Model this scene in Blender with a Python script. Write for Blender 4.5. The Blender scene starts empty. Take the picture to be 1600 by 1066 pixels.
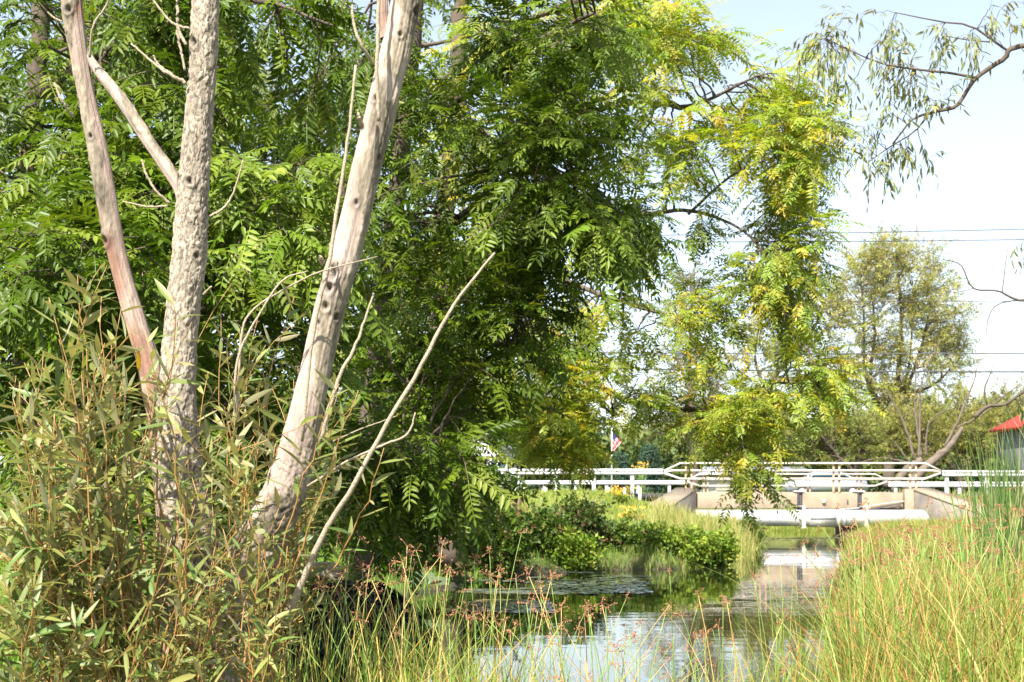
import bpy, math, random
import numpy as np
from mathutils import Vector, Matrix

rng = np.random.default_rng(7)
random.seed(7)
S = bpy.context.scene

# ------------------------------------------------------------------ camera
F, HY, CH = 2200.0, 795.0, 1.10          # focal length in photo pixels, horizon row, eye height over the water
cd = bpy.data.cameras.new('camera'); cam = bpy.data.objects.new('camera', cd)
S.collection.objects.link(cam); S.camera = cam
cd.sensor_width = 36; cd.lens = 36 * F / 1600
cam.location = (0, 0, CH); cam.rotation_euler = (math.radians(90), 0, 0)
cd.shift_y = (HY - 533) / 1600
cd.clip_start = 0.1; cd.clip_end = 3000
cd.dof.use_dof = True; cd.dof.focus_distance = 6.2; cd.dof.aperture_fstop = 9

# ------------------------------------------------------------------ world and sun
SUN_EL, SUN_AZ = 50.0, -155.0            # azimuth from +Y, clockwise: behind the camera's left shoulder
w = bpy.data.worlds.new('World'); S.world = w; w.use_nodes = True
nt = w.node_tree; nt.nodes.clear()
sky = nt.nodes.new('ShaderNodeTexSky'); sky.sky_type = 'NISHITA'; sky.sun_disc = False
sky.sun_elevation = math.radians(SUN_EL); sky.sun_rotation = math.radians(SUN_AZ)
sky.air_density = 1.0; sky.dust_density = 1.6; sky.ozone_density = 1.0
bg = nt.nodes.new('ShaderNodeBackground'); bg.inputs[1].default_value = 0.105
wo = nt.nodes.new('ShaderNodeOutputWorld')
shs = nt.nodes.new('ShaderNodeHueSaturation'); shs.inputs['Saturation'].default_value = 0.68
nt.links.new(sky.outputs[0], shs.inputs['Color']); nt.links.new(shs.outputs[0], bg.inputs[0]); nt.links.new(bg.outputs[0], wo.inputs[0])
sl = bpy.data.lights.new('sun', 'SUN'); sl.energy = 5.0; sl.angle = math.radians(0.53); sl.color = (1.0, 0.94, 0.84)
so = bpy.data.objects.new('sun', sl); S.collection.objects.link(so)
e, a = math.radians(SUN_EL), math.radians(SUN_AZ)
SUN = Vector((math.sin(a) * math.cos(e), math.cos(a) * math.cos(e), math.sin(e)))
so.rotation_euler = SUN.to_track_quat('Z', 'Y').to_euler(); so.location = (-10, -10, 20)
S.view_settings.view_transform = 'Standard'; S.view_settings.look = 'None'
S.view_settings.gamma = 1; S.view_settings.use_curve_mapping = False
S.view_settings.exposure = 1.55
S.cycles.max_bounces = 8; S.cycles.transparent_max_bounces = 8

# ------------------------------------------------------------------ helpers
def P(px, py, Y):
    """photo pixel at a distance Y -> metres"""
    return np.array(((px - 800) / F * Y, Y, CH + (HY - py) / F * Y))

OFF = {}
def tag(o, label=None, cat=None, group=None, kind=None):
    if label: o['label'] = label
    if cat: o['category'] = cat
    if group: o['group'] = group
    if kind: o['kind'] = kind
    return o

def thing(name, loc, label, cat, group=None):
    o = bpy.data.objects.new(name, None); S.collection.objects.link(o)
    o.location = tuple(float(v) for v in loc); o.empty_display_size = 0.2
    OFF[o.name] = np.array(o.location)
    return tag(o, label, cat, group)

def make_mesh(name, V, faces, mat, col=None, smooth=False):
    V = np.asarray(V, dtype=np.float32)
    if not isinstance(faces, list): faces = [faces]
    faces = [np.asarray(f, dtype=np.int32) for f in faces if len(f)]
    me = bpy.data.meshes.new(name)
    me.vertices.add(len(V)); me.vertices.foreach_set('co', V.ravel())
    li = np.concatenate([f.ravel() for f in faces])
    tot = np.concatenate([np.full(len(f), f.shape[1], np.int32) for f in faces])
    st = np.concatenate([[0], np.cumsum(tot)[:-1]]).astype(np.int32)
    me.loops.add(len(li)); me.loops.foreach_set('vertex_index', li)
    me.polygons.add(len(tot)); me.polygons.foreach_set('loop_start', st); me.polygons.foreach_set('loop_total', tot)
    if smooth: me.polygons.foreach_set('use_smooth', np.ones(len(tot), bool))
    if col is not None:
        c = np.ones((len(V), 4), np.float32); c[:, :3] = col
        at = me.color_attributes.new('Col', 'FLOAT_COLOR', 'POINT'); at.data.foreach_set('color', c.ravel())
    me.update(calc_edges=True); me.validate(verbose=False)
    if mat: me.materials.append(mat)
    return me

def part(name, V, faces, mat, parent=None, col=None, smooth=False, kind=None):
    V = np.asarray(V, dtype=np.float64)
    off = OFF.get(parent.name, np.zeros(3)) if parent else np.zeros(3)
    me = make_mesh(name, V - off, faces, mat, col, smooth)
    o = bpy.data.objects.new(name, me); S.collection.objects.link(o)
    if parent: o.parent = parent; OFF[o.name] = off
    if kind: o['kind'] = kind
    return o

def box(x0, x1, y0, y1, z0, z1):
    V = np.array([(x, y, z) for x in (x0, x1) for y in (y0, y1) for z in (z0, z1)], float)
    return V, np.array([(0, 1, 3, 2), (4, 6, 7, 5), (0, 4, 5, 1), (2, 3, 7, 6), (0, 2, 6, 4), (1, 5, 7, 3)])

def bevel_box(x0, x1, y0, y1, z0, z1, b=0.015):
    import bmesh
    bm = bmesh.new(); V, Fc = box(x0, x1, y0, y1, z0, z1)
    vs = [bm.verts.new(v) for v in V]
    for f in Fc: bm.faces.new([vs[i] for i in f])
    bmesh.ops.bevel(bm, geom=list(bm.edges), offset=b, segments=2, affect='EDGES', profile=0.6)
    bmesh.ops.triangulate(bm, faces=bm.faces)
    V = np.array([v.co[:] for v in bm.verts]); bm.verts.index_update()
    Fc = np.array([[v.index for v in f.verts] for f in bm.faces]); bm.free()
    return V, Fc

def merge(items):
    Vs, Fs, n = [], [], 0
    for V, Fc in items:
        Vs.append(V)
        for f in (Fc if isinstance(Fc, list) else [Fc]): Fs.append(np.asarray(f) + n)
        n += len(V)
    by = {}
    for f in Fs: by.setdefault(f.shape[1], []).append(f)
    return np.concatenate(Vs), [np.concatenate(v) for v in by.values()]

def nrm(v): return v / np.maximum(np.linalg.norm(v, axis=-1, keepdims=True), 1e-9)

def tubes(paths, radii, sides=5, cap=True):
    """paths (N,K,3), radii (N,K) -> one mesh of N tapered tubes"""
    paths = np.asarray(paths, float); radii = np.asarray(radii, float)
    if paths.ndim == 2: paths = paths[None]; radii = radii[None]
    N, K, _ = paths.shape
    T = nrm(np.gradient(paths, axis=1))
    ref = np.where(np.abs(T[:, :1, 2:3]) > 0.9, np.array([[[1., 0, 0]]]), np.array([[[0, 0, 1.]]]))
    ref = np.broadcast_to(ref, T.shape)
    A = nrm(np.cross(T, ref)); B = np.cross(T, A)
    th = np.arange(sides) / sides * 2 * np.pi
    V = paths[:, :, None] + radii[:, :, None, None] * (A[:, :, None] * np.cos(th)[None, None, :, None] + B[:, :, None] * np.sin(th)[None, None, :, None])
    V = V.reshape(-1, 3)
    k, s = np.meshgrid(np.arange(K - 1), np.arange(sides), indexing='ij')
    s2 = (s + 1) % sides
    q = np.stack([k * sides + s, k * sides + s2, (k + 1) * sides + s2, (k + 1) * sides + s], -1).reshape(-1, 4)
    Q = (q[None] + (np.arange(N) * K * sides)[:, None, None]).reshape(-1, 4)
    fs = [Q]
    if cap and sides > 2:
        e = np.arange(sides)[None] + (np.arange(N) * K * sides)[:, None] + (K - 1) * sides
        b = np.arange(sides)[::-1][None] + (np.arange(N) * K * sides)[:, None]
        if sides == 4: fs = [np.concatenate([Q, e, b])]
        else: fs += [np.concatenate([e, b])]
    return V, fs

def spline(pts, n):
    """Catmull-Rom through pts (m, d) sampled at n points"""
    p = np.asarray(pts, float)
    p = np.vstack([2 * p[0] - p[1], p, 2 * p[-1] - p[-2]])
    u = np.linspace(0, len(p) - 3 - 1e-6, n); i = u.astype(int); t = (u - i)[:, None]
    a, b, c, d = p[i], p[i + 1], p[i + 2], p[i + 3]
    return 0.5 * ((2 * b) + (-a + c) * t + (2 * a - 5 * b + 4 * c - d) * t ** 2 + (-a + 3 * b - 3 * c + d) * t ** 3)

_H = rng.random(4096)
def vnoise(p):
    p = np.asarray(p, float); i = np.floor(p).astype(np.int64); f = p - i; f = f * f * (3 - 2 * f)
    def h(x, y, z): return _H[(x * 73856093 ^ y * 19349663 ^ z * 83492791) & 4095]
    r = 0
    for dx in (0, 1):
        for dy in (0, 1):
            for dz in (0, 1):
                wgt = (f[..., 0] if dx else 1 - f[..., 0]) * (f[..., 1] if dy else 1 - f[..., 1]) * (f[..., 2] if dz else 1 - f[..., 2])
                r = r + wgt * h(i[..., 0] + dx, i[..., 1] + dy, i[..., 2] + dz)
    return r
def worley(p):
    p = np.asarray(p, float); i = np.floor(p).astype(np.int64); f1 = np.full(p.shape[:-1], 9.); f2 = f1.copy(); idc = np.zeros(p.shape[:-1])
    def h(x, y, z, k): return _H[(x * 73856093 ^ y * 19349663 ^ z * 83492791 ^ k * 2654435) & 4095]
    for dx in (-1, 0, 1):
        for dy in (-1, 0, 1):
            for dz in (-1, 0, 1):
                a, b, c = i[..., 0] + dx, i[..., 1] + dy, i[..., 2] + dz; q = h(a, b, c, 4)
                d = np.sqrt((a + h(a, b, c, 1) - p[..., 0]) ** 2 + (b + h(a, b, c, 2) - p[..., 1]) ** 2 + (c + h(a, b, c, 3) - p[..., 2]) ** 2)
                m = d < f1; f2 = np.where(m, f1, np.minimum(f2, d)); idc = np.where(m, q, idc); f1 = np.where(m, d, f1)
    return f2 - f1, idc
def fbm(p, o=4):
    r, am, s = 0, 0.5, 0
    for k in range(o):
        r = r + am * vnoise(np.asarray(p) * 2 ** k + 17.3 * k); s += am; am *= 0.5
    return r / s

def scatter(tpl, X, Z, L, scale, col=None):
    """copies of a template; X = its long axis, Z = its upper side"""
    tv, tf, tc = tpl
    X = nrm(X); Yv = nrm(np.cross(Z, X)); Z = np.cross(X, Yv)
    M = np.stack([X, Yv, Z], -1) * np.asarray(scale).reshape(-1, 1, 1)
    V = np.einsum('nij,mj->nmi', M, tv) + L[:, None]
    n, m = len(L), len(tv)
    fs = [(f[None] + (np.arange(n) * m)[:, None, None]).reshape(-1, f.shape[1]) for f in tf]
    c = None
    if col is not None: c = (col[:, None] * tc[None, :, None] if tc.ndim == 1 else col[:, None] * tc[None]).reshape(-1, 3)
    return V.reshape(-1, 3), fs, c

# ------------------------------------------------------------------ materials
def new_mat(name):
    m = bpy.data.materials.new(name); m.use_nodes = True
    t = m.node_tree; b = t.nodes['Principled BSDF']
    return m, t, b
def node(t, kind, **kw):
    n = t.nodes.new(kind)
    for k, v in kw.items():
        if k in n.inputs: n.inputs[k].default_value = v
        else: setattr(n, k, v)
    return n

def leaf_mat(name, trans=0.42, rough=0.42, under=1.0, spec=0.5, warm=(1.15, 1.25, 0.55)):
    m, t, b = new_mat(name)
    at = node(t, 'ShaderNodeAttribute', attribute_name='Col')
    nz = node(t, 'ShaderNodeTexNoise', Scale=9.0, Detail=2.0)
    hs = node(t, 'ShaderNodeHueSaturation'); mr = node(t, 'ShaderNodeMapRange'); mr.inputs[3].default_value = 0.8; mr.inputs[4].default_value = 1.2
    geo0 = node(t, 'ShaderNodeNewGeometry')
    t.links.new(geo0.outputs['Position'], nz.inputs['Vector'])
    t.links.new(nz.outputs['Fac'], mr.inputs[0]); t.links.new(mr.outputs[0], hs.inputs['Value']); t.links.new(at.outputs['Color'], hs.inputs['Color'])
    src = hs.outputs[0]
    if under != 1.0:
        g = node(t, 'ShaderNodeNewGeometry'); mx = node(t, 'ShaderNodeMix', data_type='RGBA')
        pale = node(t, 'ShaderNodeMix', data_type='RGBA'); pale.inputs[0].default_value = under
        pale.inputs[7].default_value = (0.36, 0.34, 0.22, 1)
        t.links.new(src, pale.inputs[6]); t.links.new(g.outputs['Backfacing'], mx.inputs[0]); t.links.new(src, mx.inputs[6]); t.links.new(pale.outputs[2], mx.inputs[7])
        src = mx.outputs[2]
    t.links.new(src, b.inputs['Base Color']); b.inputs['Roughness'].default_value = rough; b.inputs['Specular IOR Level'].default_value = spec
    tr = node(t, 'ShaderNodeBsdfTranslucent'); mu = node(t, 'ShaderNodeMix', data_type='RGBA', blend_type='MULTIPLY'); mu.inputs[0].default_value = 1
    mu.inputs[7].default_value = (*warm, 1)
    t.links.new(src, mu.inputs[6]); t.links.new(mu.outputs[2], tr.inputs[0])
    ms = node(t, 'ShaderNodeMixShader'); ms.inputs[0].default_value = trans
    t.links.new(b.outputs[0], ms.inputs[1]); t.links.new(tr.outputs[0], ms.inputs[2]); t.links.new(ms.outputs[0], t.nodes['Material Output'].inputs[0])
    return m

def solid(name, c, rough=0.6, metal=0.0, var=0.25, scale=3.0, bump=0.0, bscale=40.0, c2=None, spec=0.5, detail=6.0):
    m, t, b = new_mat(name)
    nz = node(t, 'ShaderNodeTexNoise', Scale=scale, Detail=detail, Roughness=0.65)
    g = node(t, 'ShaderNodeNewGeometry'); t.links.new(g.outputs['Position'], nz.inputs['Vector'])
    r = node(t, 'ShaderNodeValToRGB'); r.color_ramp.elements[0].position = 0.3; r.color_ramp.elements[1].position = 0.7
    c2 = c2 or tuple(v * (1 - var) for v in c)
    r.color_ramp.elements[0].color = (*c2, 1); r.color_ramp.elements[1].color = (*c, 1)
    t.links.new(nz.outputs['Fac'], r.inputs[0]); t.links.new(r.outputs[0], b.inputs['Base Color'])
    b.inputs['Roughness'].default_value = rough; b.inputs['Metallic'].default_value = metal; b.inputs['Specular IOR Level'].default_value = spec
    if bump:
        n2 = node(t, 'ShaderNodeTexNoise', Scale=bscale, Detail=8.0, Roughness=0.7); t.links.new(g.outputs['Position'], n2.inputs['Vector'])
        bp = node(t, 'ShaderNodeBump', Strength=bump, Distance=0.02); t.links.new(n2.outputs['Fac'], bp.inputs['Height']); t.links.new(bp.outputs[0], b.inputs['Normal'])
    return m

def bark_mat(name, tint=(1, 1, 1), use_attr=True, base=(0.2, 0.17, 0.13), bump=0.6, sc=1.0, zs=0.25):
    m, t, b = new_mat(name)
    g = node(t, 'ShaderNodeNewGeometry'); mp = node(t, 'ShaderNodeMapping'); mp.inputs['Scale'].default_value = (1, 1, zs)
    t.links.new(g.outputs['Position'], mp.inputs['Vector'])
    n1 = node(t, 'ShaderNodeTexNoise', Scale=90.0 * sc, Detail=8.0, Roughness=0.75); t.links.new(mp.outputs[0], n1.inputs['Vector'])
    n2 = node(t, 'ShaderNodeTexNoise', Scale=14.0 * sc, Detail=5.0, Roughness=0.6); t.links.new(mp.outputs[0], n2.inputs['Vector'])
    mr = node(t, 'ShaderNodeMapRange'); mr.inputs[1].default_value = 0.3; mr.inputs[2].default_value = 0.7; mr.inputs[3].default_value = 0.62; mr.inputs[4].default_value = 1.15
    t.links.new(n1.outputs['Fac'], mr.inputs[0])
    mr2 = node(t, 'ShaderNodeMapRange'); mr2.inputs[1].default_value = 0.3; mr2.inputs[2].default_value = 0.7; mr2.inputs[3].default_value = 0.75; mr2.inputs[4].default_value = 1.15
    t.links.new(n2.outputs['Fac'], mr2.inputs[0])
    mm = node(t, 'ShaderNodeMath', operation='MULTIPLY'); t.links.new(mr.outputs[0], mm.inputs[0]); t.links.new(mr2.outputs[0], mm.inputs[1])
    mx = node(t, 'ShaderNodeMix', data_type='RGBA', blend_type='MULTIPLY'); mx.inputs[0].default_value = 1
    if use_attr:
        at = node(t, 'ShaderNodeAttribute', attribute_name='Col'); t.links.new(at.outputs['Color'], mx.inputs[6])
    else: mx.inputs[6].default_value = (*base, 1)
    cb = node(t, 'ShaderNodeCombineColor')
    for i in range(3): t.links.new(mm.outputs[0], cb.inputs[i])
    t.links.new(cb.outputs[0], mx.inputs[7]); t.links.new(mx.outputs[2], b.inputs['Base Color'])
    bp = node(t, 'ShaderNodeBump', Strength=bump, Distance=0.006 / sc); t.links.new(n1.outputs['Fac'], bp.inputs['Height']); t.links.new(bp.outputs[0], b.inputs['Normal'])
    b.inputs['Roughness'].default_value = 0.85; b.inputs['Specular IOR Level'].default_value = 0.2
    return m

M = {}
M['leaf'] = leaf_mat('walnut_leaf', 0.38, 0.42, spec=0.25)
M['yleaf'] = leaf_mat('yellowing_leaf', 0.5, 0.5, warm=(1.2, 1.2, 0.45))
M['wleaf'] = leaf_mat('willow_leaf', 0.28, 0.5, under=0.55, warm=(1.3, 1.2, 0.5))
M['fleaf'] = leaf_mat('far_leaf', 0.35, 0.65, spec=0.2, warm=(1.15, 1.15, 0.6))
M['grass'] = leaf_mat('grass_blade', 0.35, 0.5, spec=0.3, warm=(1.15, 1.15, 0.55))
M['seed'] = solid('seed_head', (0.42, 0.2, 0.1), 0.8, var=0.5, scale=120)
M['stem'] = solid('willow_stem', (0.36, 0.17, 0.05), 0.5, scale=30, c2=(0.25, 0.17, 0.06))
M['dead'] = bark_mat('dead_wood', use_attr=True, bump=0.9)
M['scaly'] = bark_mat('scaly_bark', use_attr=True, bump=1.0, zs=0.6)
M['bark'] = bark_mat('brown_bark', use_attr=False, base=(0.115, 0.09, 0.07), sc=0.5)
M['greybark'] = bark_mat('grey_bark', use_attr=False, base=(0.36, 0.31, 0.26), sc=0.5)
M['twig'] = solid('thin_twig', (0.15, 0.11, 0.075), 0.8, scale=20)
M['darkleaf'] = leaf_mat('black_leaf', 0.05, 0.45, spec=0.4)
M['white'] = solid('white_paint', (0.60, 0.58, 0.54), 0.5, scale=2.0, c2=(0.38, 0.31, 0.24))
M['galv'] = solid('galvanised_rail', (0.52, 0.53, 0.54), 0.5, scale=1.5, c2=(0.42, 0.42, 0.42))
M['pipe'] = solid('silver_pipe', (0.50, 0.51, 0.53), 0.38, metal=0.3, scale=1.2, c2=(0.42, 0.43, 0.45))
M['rust'] = solid('rusted_post', (0.52, 0.38, 0.27), 0.8, scale=15, c2=(0.33, 0.19, 0.11))
M['concrete'] = solid('concrete', (0.34, 0.27, 0.19), 0.9, scale=1.6, c2=(0.20, 0.155, 0.11), bump=0.5, bscale=12)
M['oldconcrete'] = solid('weathered_concrete', (0.20, 0.175, 0.145), 0.9, scale=2.2, c2=(0.10, 0.09, 0.08), bump=0.6, bscale=12)
M['steel'] = solid('dark_steel', (0.10, 0.10, 0.11), 0.55, metal=0.4, scale=8)
M['asphalt'] = solid('asphalt', (0.07, 0.07, 0.07), 0.9, scale=8, bump=0.3, bscale=60)
M['stone'] = solid('limestone', (0.46, 0.40, 0.31), 0.9, scale=9, c2=(0.27, 0.24, 0.19), bump=0.9, bscale=30)
M['siding'] = solid('cream_siding', (0.42, 0.40, 0.32), 0.6, scale=1, var=0.08)
M['wsiding'] = solid('white_siding', (0.58, 0.58, 0.58), 0.6, scale=1, var=0.08)
M['greywall'] = solid('grey_wall', (0.12, 0.125, 0.14), 0.7, scale=1, var=0.1)
M['redroof'] = solid('red_metal_roof', (0.50, 0.035, 0.03), 0.5, scale=2, var=0.12)
M['greyroof'] = solid('grey_shingle', (0.24, 0.26, 0.30), 0.85, scale=5, var=0.3)
M['window'] = solid('window_glass', (0.05, 0.09, 0.13), 0.08, scale=1, var=0.3, spec=0.8)
M['carpaint'] = solid('silver_car_paint', (0.42, 0.46, 0.5), 0.25, metal=0.5, scale=0.5, var=0.05)
M['rubber'] = solid('tyre_rubber', (0.02, 0.02, 0.02), 0.8)
M['wire'] = solid('power_wire', (0.06, 0.06, 0.065), 0.6)
M['pole'] = solid('wooden_pole', (0.20, 0.15, 0.11), 0.9, scale=6)
M['orange'] = leaf_mat('orange_petal', 0.3, 0.6, warm=(1.1, 1.1, 0.8))
M['flag'] = leaf_mat('flag_cloth', 0.35, 0.8, spec=0.1, warm=(1, 1, 1))

# ground: earth with grass patches
def ground_mat():
    m, t, b = new_mat('ground_soil')
    g = node(t, 'ShaderNodeNewGeometry')
    n1 = node(t, 'ShaderNodeTexNoise', Scale=0.7, Detail=8.0, Roughness=0.7); n2 = node(t, 'ShaderNodeTexNoise', Scale=14.0, Detail=8.0, Roughness=0.8)
    for n in (n1, n2): t.links.new(g.outputs['Position'], n.inputs['Vector'])
    r = node(t, 'ShaderNodeValToRGB'); el = r.color_ramp.elements
    el[0].position = 0.3; el[0].color = (0.06, 0.085, 0.02, 1); el[1].position = 0.7; el[1].color = (0.16, 0.17, 0.045, 1)
    add = node(t, 'ShaderNodeMath', operation='MULTIPLY_ADD'); add.inputs[1].default_value = 0.5
    t.links.new(n1.outputs['Fac'], add.inputs[0])
    h = node(t, 'ShaderNodeMath', operation='MULTIPLY'); h.inputs[1].default_value = 0.5; t.links.new(n2.outputs['Fac'], h.inputs[0]); t.links.new(h.outputs[0], add.inputs[2])
    t.links.new(add.outputs[0], r.inputs[0])
    sp = node(t, 'ShaderNodeSeparateXYZ'); t.links.new(g.outputs['Position'], sp.inputs[0])
    mr = node(t, 'ShaderNodeMapRange'); mr.inputs[1].default_value = 0.02; mr.inputs[2].default_value = 0.25
    t.links.new(sp.outputs[2], mr.inputs[0])
    mx = node(t, 'ShaderNodeMix', data_type='RGBA'); mx.inputs[6].default_value = (0.05, 0.04, 0.025, 1)
    t.links.new(mr.outputs[0], mx.inputs[0]); t.links.new(r.outputs[0], mx.inputs[7]); t.links.new(mx.outputs[2], b.inputs['Base Color'])
    b.inputs['Roughness'].default_value = 0.95
    bp = node(t, 'ShaderNodeBump', Strength=0.8, Distance=0.05); t.links.new(n2.outputs['Fac'], bp.inputs['Height']); t.links.new(bp.outputs[0], b.inputs['Normal'])
    return m
def water_mat():
    m, t, b = new_mat('pond_water')
    b.inputs['Base Color'].default_value = (0.018, 0.022, 0.009, 1); b.inputs['Roughness'].default_value = 0.02; b.inputs['IOR'].default_value = 1.333
    b.inputs['Specular IOR Level'].default_value = 0.5
    g = node(t, 'ShaderNodeNewGeometry'); mp = node(t, 'ShaderNodeMapping'); mp.inputs['Scale'].default_value = (1, 1.6, 1)
    t.links.new(g.outputs['Position'], mp.inputs['Vector'])
    n1 = node(t, 'ShaderNodeTexNoise', Scale=1.6, Detail=3.0); n2 = node(t, 'ShaderNodeTexNoise', Scale=0.35, Detail=1.0)
    for n in (n1, n2): t.links.new(mp.outputs[0], n.inputs['Vector'])
    mr = node(t, 'ShaderNodeMapRange'); mr.inputs[1].default_value = 0.42; mr.inputs[2].default_value = 0.65; mr.inputs[3].default_value = 0.15
    t.links.new(n2.outputs['Fac'], mr.inputs[0])
    mu = node(t, 'ShaderNodeMath', operation='MULTIPLY'); t.links.new(n1.outputs['Fac'], mu.inputs[0]); t.links.new(mr.outputs[0], mu.inputs[1])
    bp = node(t, 'ShaderNodeBump', Strength=1.0, Distance=0.0032); t.links.new(mu.outputs[0], bp.inputs['Height']); t.links.new(bp.outputs[0], b.inputs['Normal'])
    return m

# ------------------------------------------------------------------ ground and water
LY = np.array([-40, 6.2, 7.0, 9.0, 12.0, 15.0, 17.3, 22.4, 24.7, 25.8, 30.0, 44.0, 51.5, 54, 70, 76, 90, 400.])
LX = np.array([0.5, 0.5, -1.0, -1.75, -1.75, -1.5, -1.4, -0.35, 1.3, 3.1, 4.6, 7.6, 8.2, 7.6, 7.6, 8.5, 20., 60])
RY = np.array([-40, 6.2, 7.4, 9.0, 15., 23.0, 32., 51.5, 56., 60, 76, 90, 400.])
RX = np.array([0.6, 0.6, 1.6, 2.25, 3.7, 5.6, 8.0, 12.6, 12.6, 14.8, 17, 26., 66])
def shore_d(x, y):
    """distance to the shoreline, positive on land"""
    l = np.interp(y, LY, LX); r = np.interp(y, RY, RX)
    return np.maximum(l - x, x - r), (x < (l + r) / 2)
def sstep(a, b, v):
    t = np.clip((v - a) / (b - a), 0, 1); return t * t * (3 - 2 * t)
def ground_z(x, y):
    x = np.asarray(x, float); y = np.asarray(y, float)
    wob = 0.35 * (fbm(np.stack([x * 0.9, y * 0.9, x * 0], -1), 3) - 0.5)
    d, left = shore_d(x, y)
    d = d + wob * np.clip(y / 12, 0.4, 1.5)
    near = 0.06 + 0.22 * sstep(0, 0.8, d) + np.where(left, 0.05, 0.02) * np.clip(d - 0.8, 0, 12)
    emb = 0.12 + (1.63 - 0.12) * sstep(0.2, 5.0, d)
    k = np.where(left, sstep(40, 52.5, y), sstep(51.0, 54.5, y) * sstep(0, 4, d) )
    emb = np.where(~left & (y < 54.8), np.minimum(emb, .5 + 1.2 * sstep(16.8, 20, x) ), emb)
    z = near * (1 - k) + emb * k
    z = np.where(y > 66, np.maximum(z, 0.12 + 1.5 * sstep(69, 78, y)), z)
    z = z + 0.06 * (fbm(np.stack([x * 2.1, y * 2.1, x * 0 + 5], -1), 3) - 0.5) * sstep(0, 1, d) * (1 - sstep(80, 120, y))
    return np.where(d < 0, np.maximum(-0.9, -0.03 + d * 0.45), z) + 0.0

def grid_ground():
    ys = np.concatenate([np.linspace(-30, 0, 16), np.linspace(0.4, 30, 120), np.linspace(30.4, 80, 100), 80 + 900 * np.linspace(0.01, 1, 40) ** 2.2])
    u = np.linspace(-1, 1, 221); xs = 3 + np.sign(u) * (np.abs(u) * 18 + np.abs(u) ** 6 * 700)
    X, Y = np.meshgrid(xs, ys); Z = ground_z(X, Y)
    V = np.stack([X, Y, Z], -1).reshape(-1, 3); ny, nx = X.shape
    j, i = np.meshgrid(np.arange(ny - 1), np.arange(nx - 1), indexing='ij'); b = j * nx + i
    return V, np.stack([b, b + 1, b + nx + 1, b + nx], -1).reshape(-1, 4)
V, Fc = grid_ground()
tag(part('ground', V, Fc, ground_mat(), smooth=True), 'grassy pond banks and flat land beyond the road', kind='structure')
V = np.array([(-6, -2, 0), (30, -2, 0), (30, 80, 0), (-6, 80, 0)], float)
tag(part('water', V, np.array([(0, 1, 2, 3)]), water_mat()), 'still pond water reflecting the pale sky', kind='structure')

# ------------------------------------------------------------------ leaf templates
def leaflet(o, d, up, L, W, n=2):
    """folded lance leaflet: origin, direction, normal"""
    d = nrm(d); s = nrm(np.cross(up, d)); up = np.cross(d, s)
    if n == 1:
        V = [o, o + d * L * .45 + s * W / 2 + up * W * .18, o + d * L - up * L * .05, o + d * L * .45 - s * W / 2 + up * W * .18]
        return np.array(V), np.array([(0, 2, 1), (0, 3, 2)])
    V = [o, o + d * L * .28 + s * W * .46 + up * W * .14, o + d * L * .62 + s * W * .40 + up * W * .10 - up * L * .03, o + d * L - up * L * .12,
         o + d * L * .62 - s * W * .40 + up * W * .10 - up * L * .03, o + d * L * .28 - s * W * .46 + up * W * .14]
    return np.array(V), np.array([(0, 3, 2, 1), (0, 5, 4, 3)])

def frond(pairs=7, detail=2, r=None, lw=0.34, ll=0.225):
    r = r or random.Random(1)
    Vs, Fs, C, n = [], [], [], 0
    sag = r.uniform(0.1, 0.35); sw = r.uniform(-.15, .15)
    def rp(t): return np.array((t, sw * t * t, -sag * t * t))
    for k in range(pairs + 1):
        t = 0.16 + 0.84 * k / pairs
        for sgn in ((1, -1) if k < pairs else (0,)):
            if k < pairs and r.random() < 0.06: continue
            o = rp(min(t + r.uniform(-.02, .02), 1)); ang = r.uniform(.85, 1.25)
            L = ll * (0.75 + 0.5 * math.sin(math.pi * (0.2 + 0.6 * k / pairs))) * r.uniform(.85, 1.1)
            d = np.array((math.cos(ang), sgn * math.sin(ang), r.uniform(-.55, -.05))) if sgn else np.array((1, sw, -.5))
            up = np.array((r.uniform(-.25, .25), r.uniform(-.25, .25) - sgn * .2, 1))
            v, f = leaflet(o, d, up, L, L * lw, detail)
            Vs.append(v); Fs.append(f + n); C += [r.uniform(.85, 1.15)] * len(v); n += len(v)
    tt = np.linspace(0, 1, 4); R = np.array([rp(t) for t in tt])      # the leaf stalk
    v = np.concatenate([R + (0, .007, 0), R - (0, .007, 0)]); Vs.append(v); C += [1.25] * 8
    q = np.array([(i, i + 1, i + 5, i + 4) for i in range(3)]) + n
    if detail == 1: return np.concatenate(Vs), [np.concatenate(Fs), q], np.array(C)
    return np.concatenate(Vs), [np.concatenate(Fs + [q])], np.array(C)

def lance(L=1.0, W=0.17, droop=0.25, seg=5, fold=.25, tw=0.0):
    """single long willow leaf"""
    t = np.linspace(0, 1, seg + 1); wd = W / 2 * np.sin(np.pi * t ** 0.8) ** 0.8; wd[0] = .006; wd[-1] = 0.004
    c = np.stack([t, tw * t * t, -droop * t * t], -1) * L
    a = c + np.stack([0 * t, wd, wd * fold], -1); b = c + np.stack([0 * t, -wd, wd * fold], -1)
    V = np.concatenate([a, c, b]); n = seg + 1
    q = np.array([(i, i + n, i + n + 1, i + 1) for i in range(seg)] + [(i + n, i + 2 * n, i + 2 * n + 1, i + n + 1) for i in range(seg)])
    return V, [q], np.ones(len(V))

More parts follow.
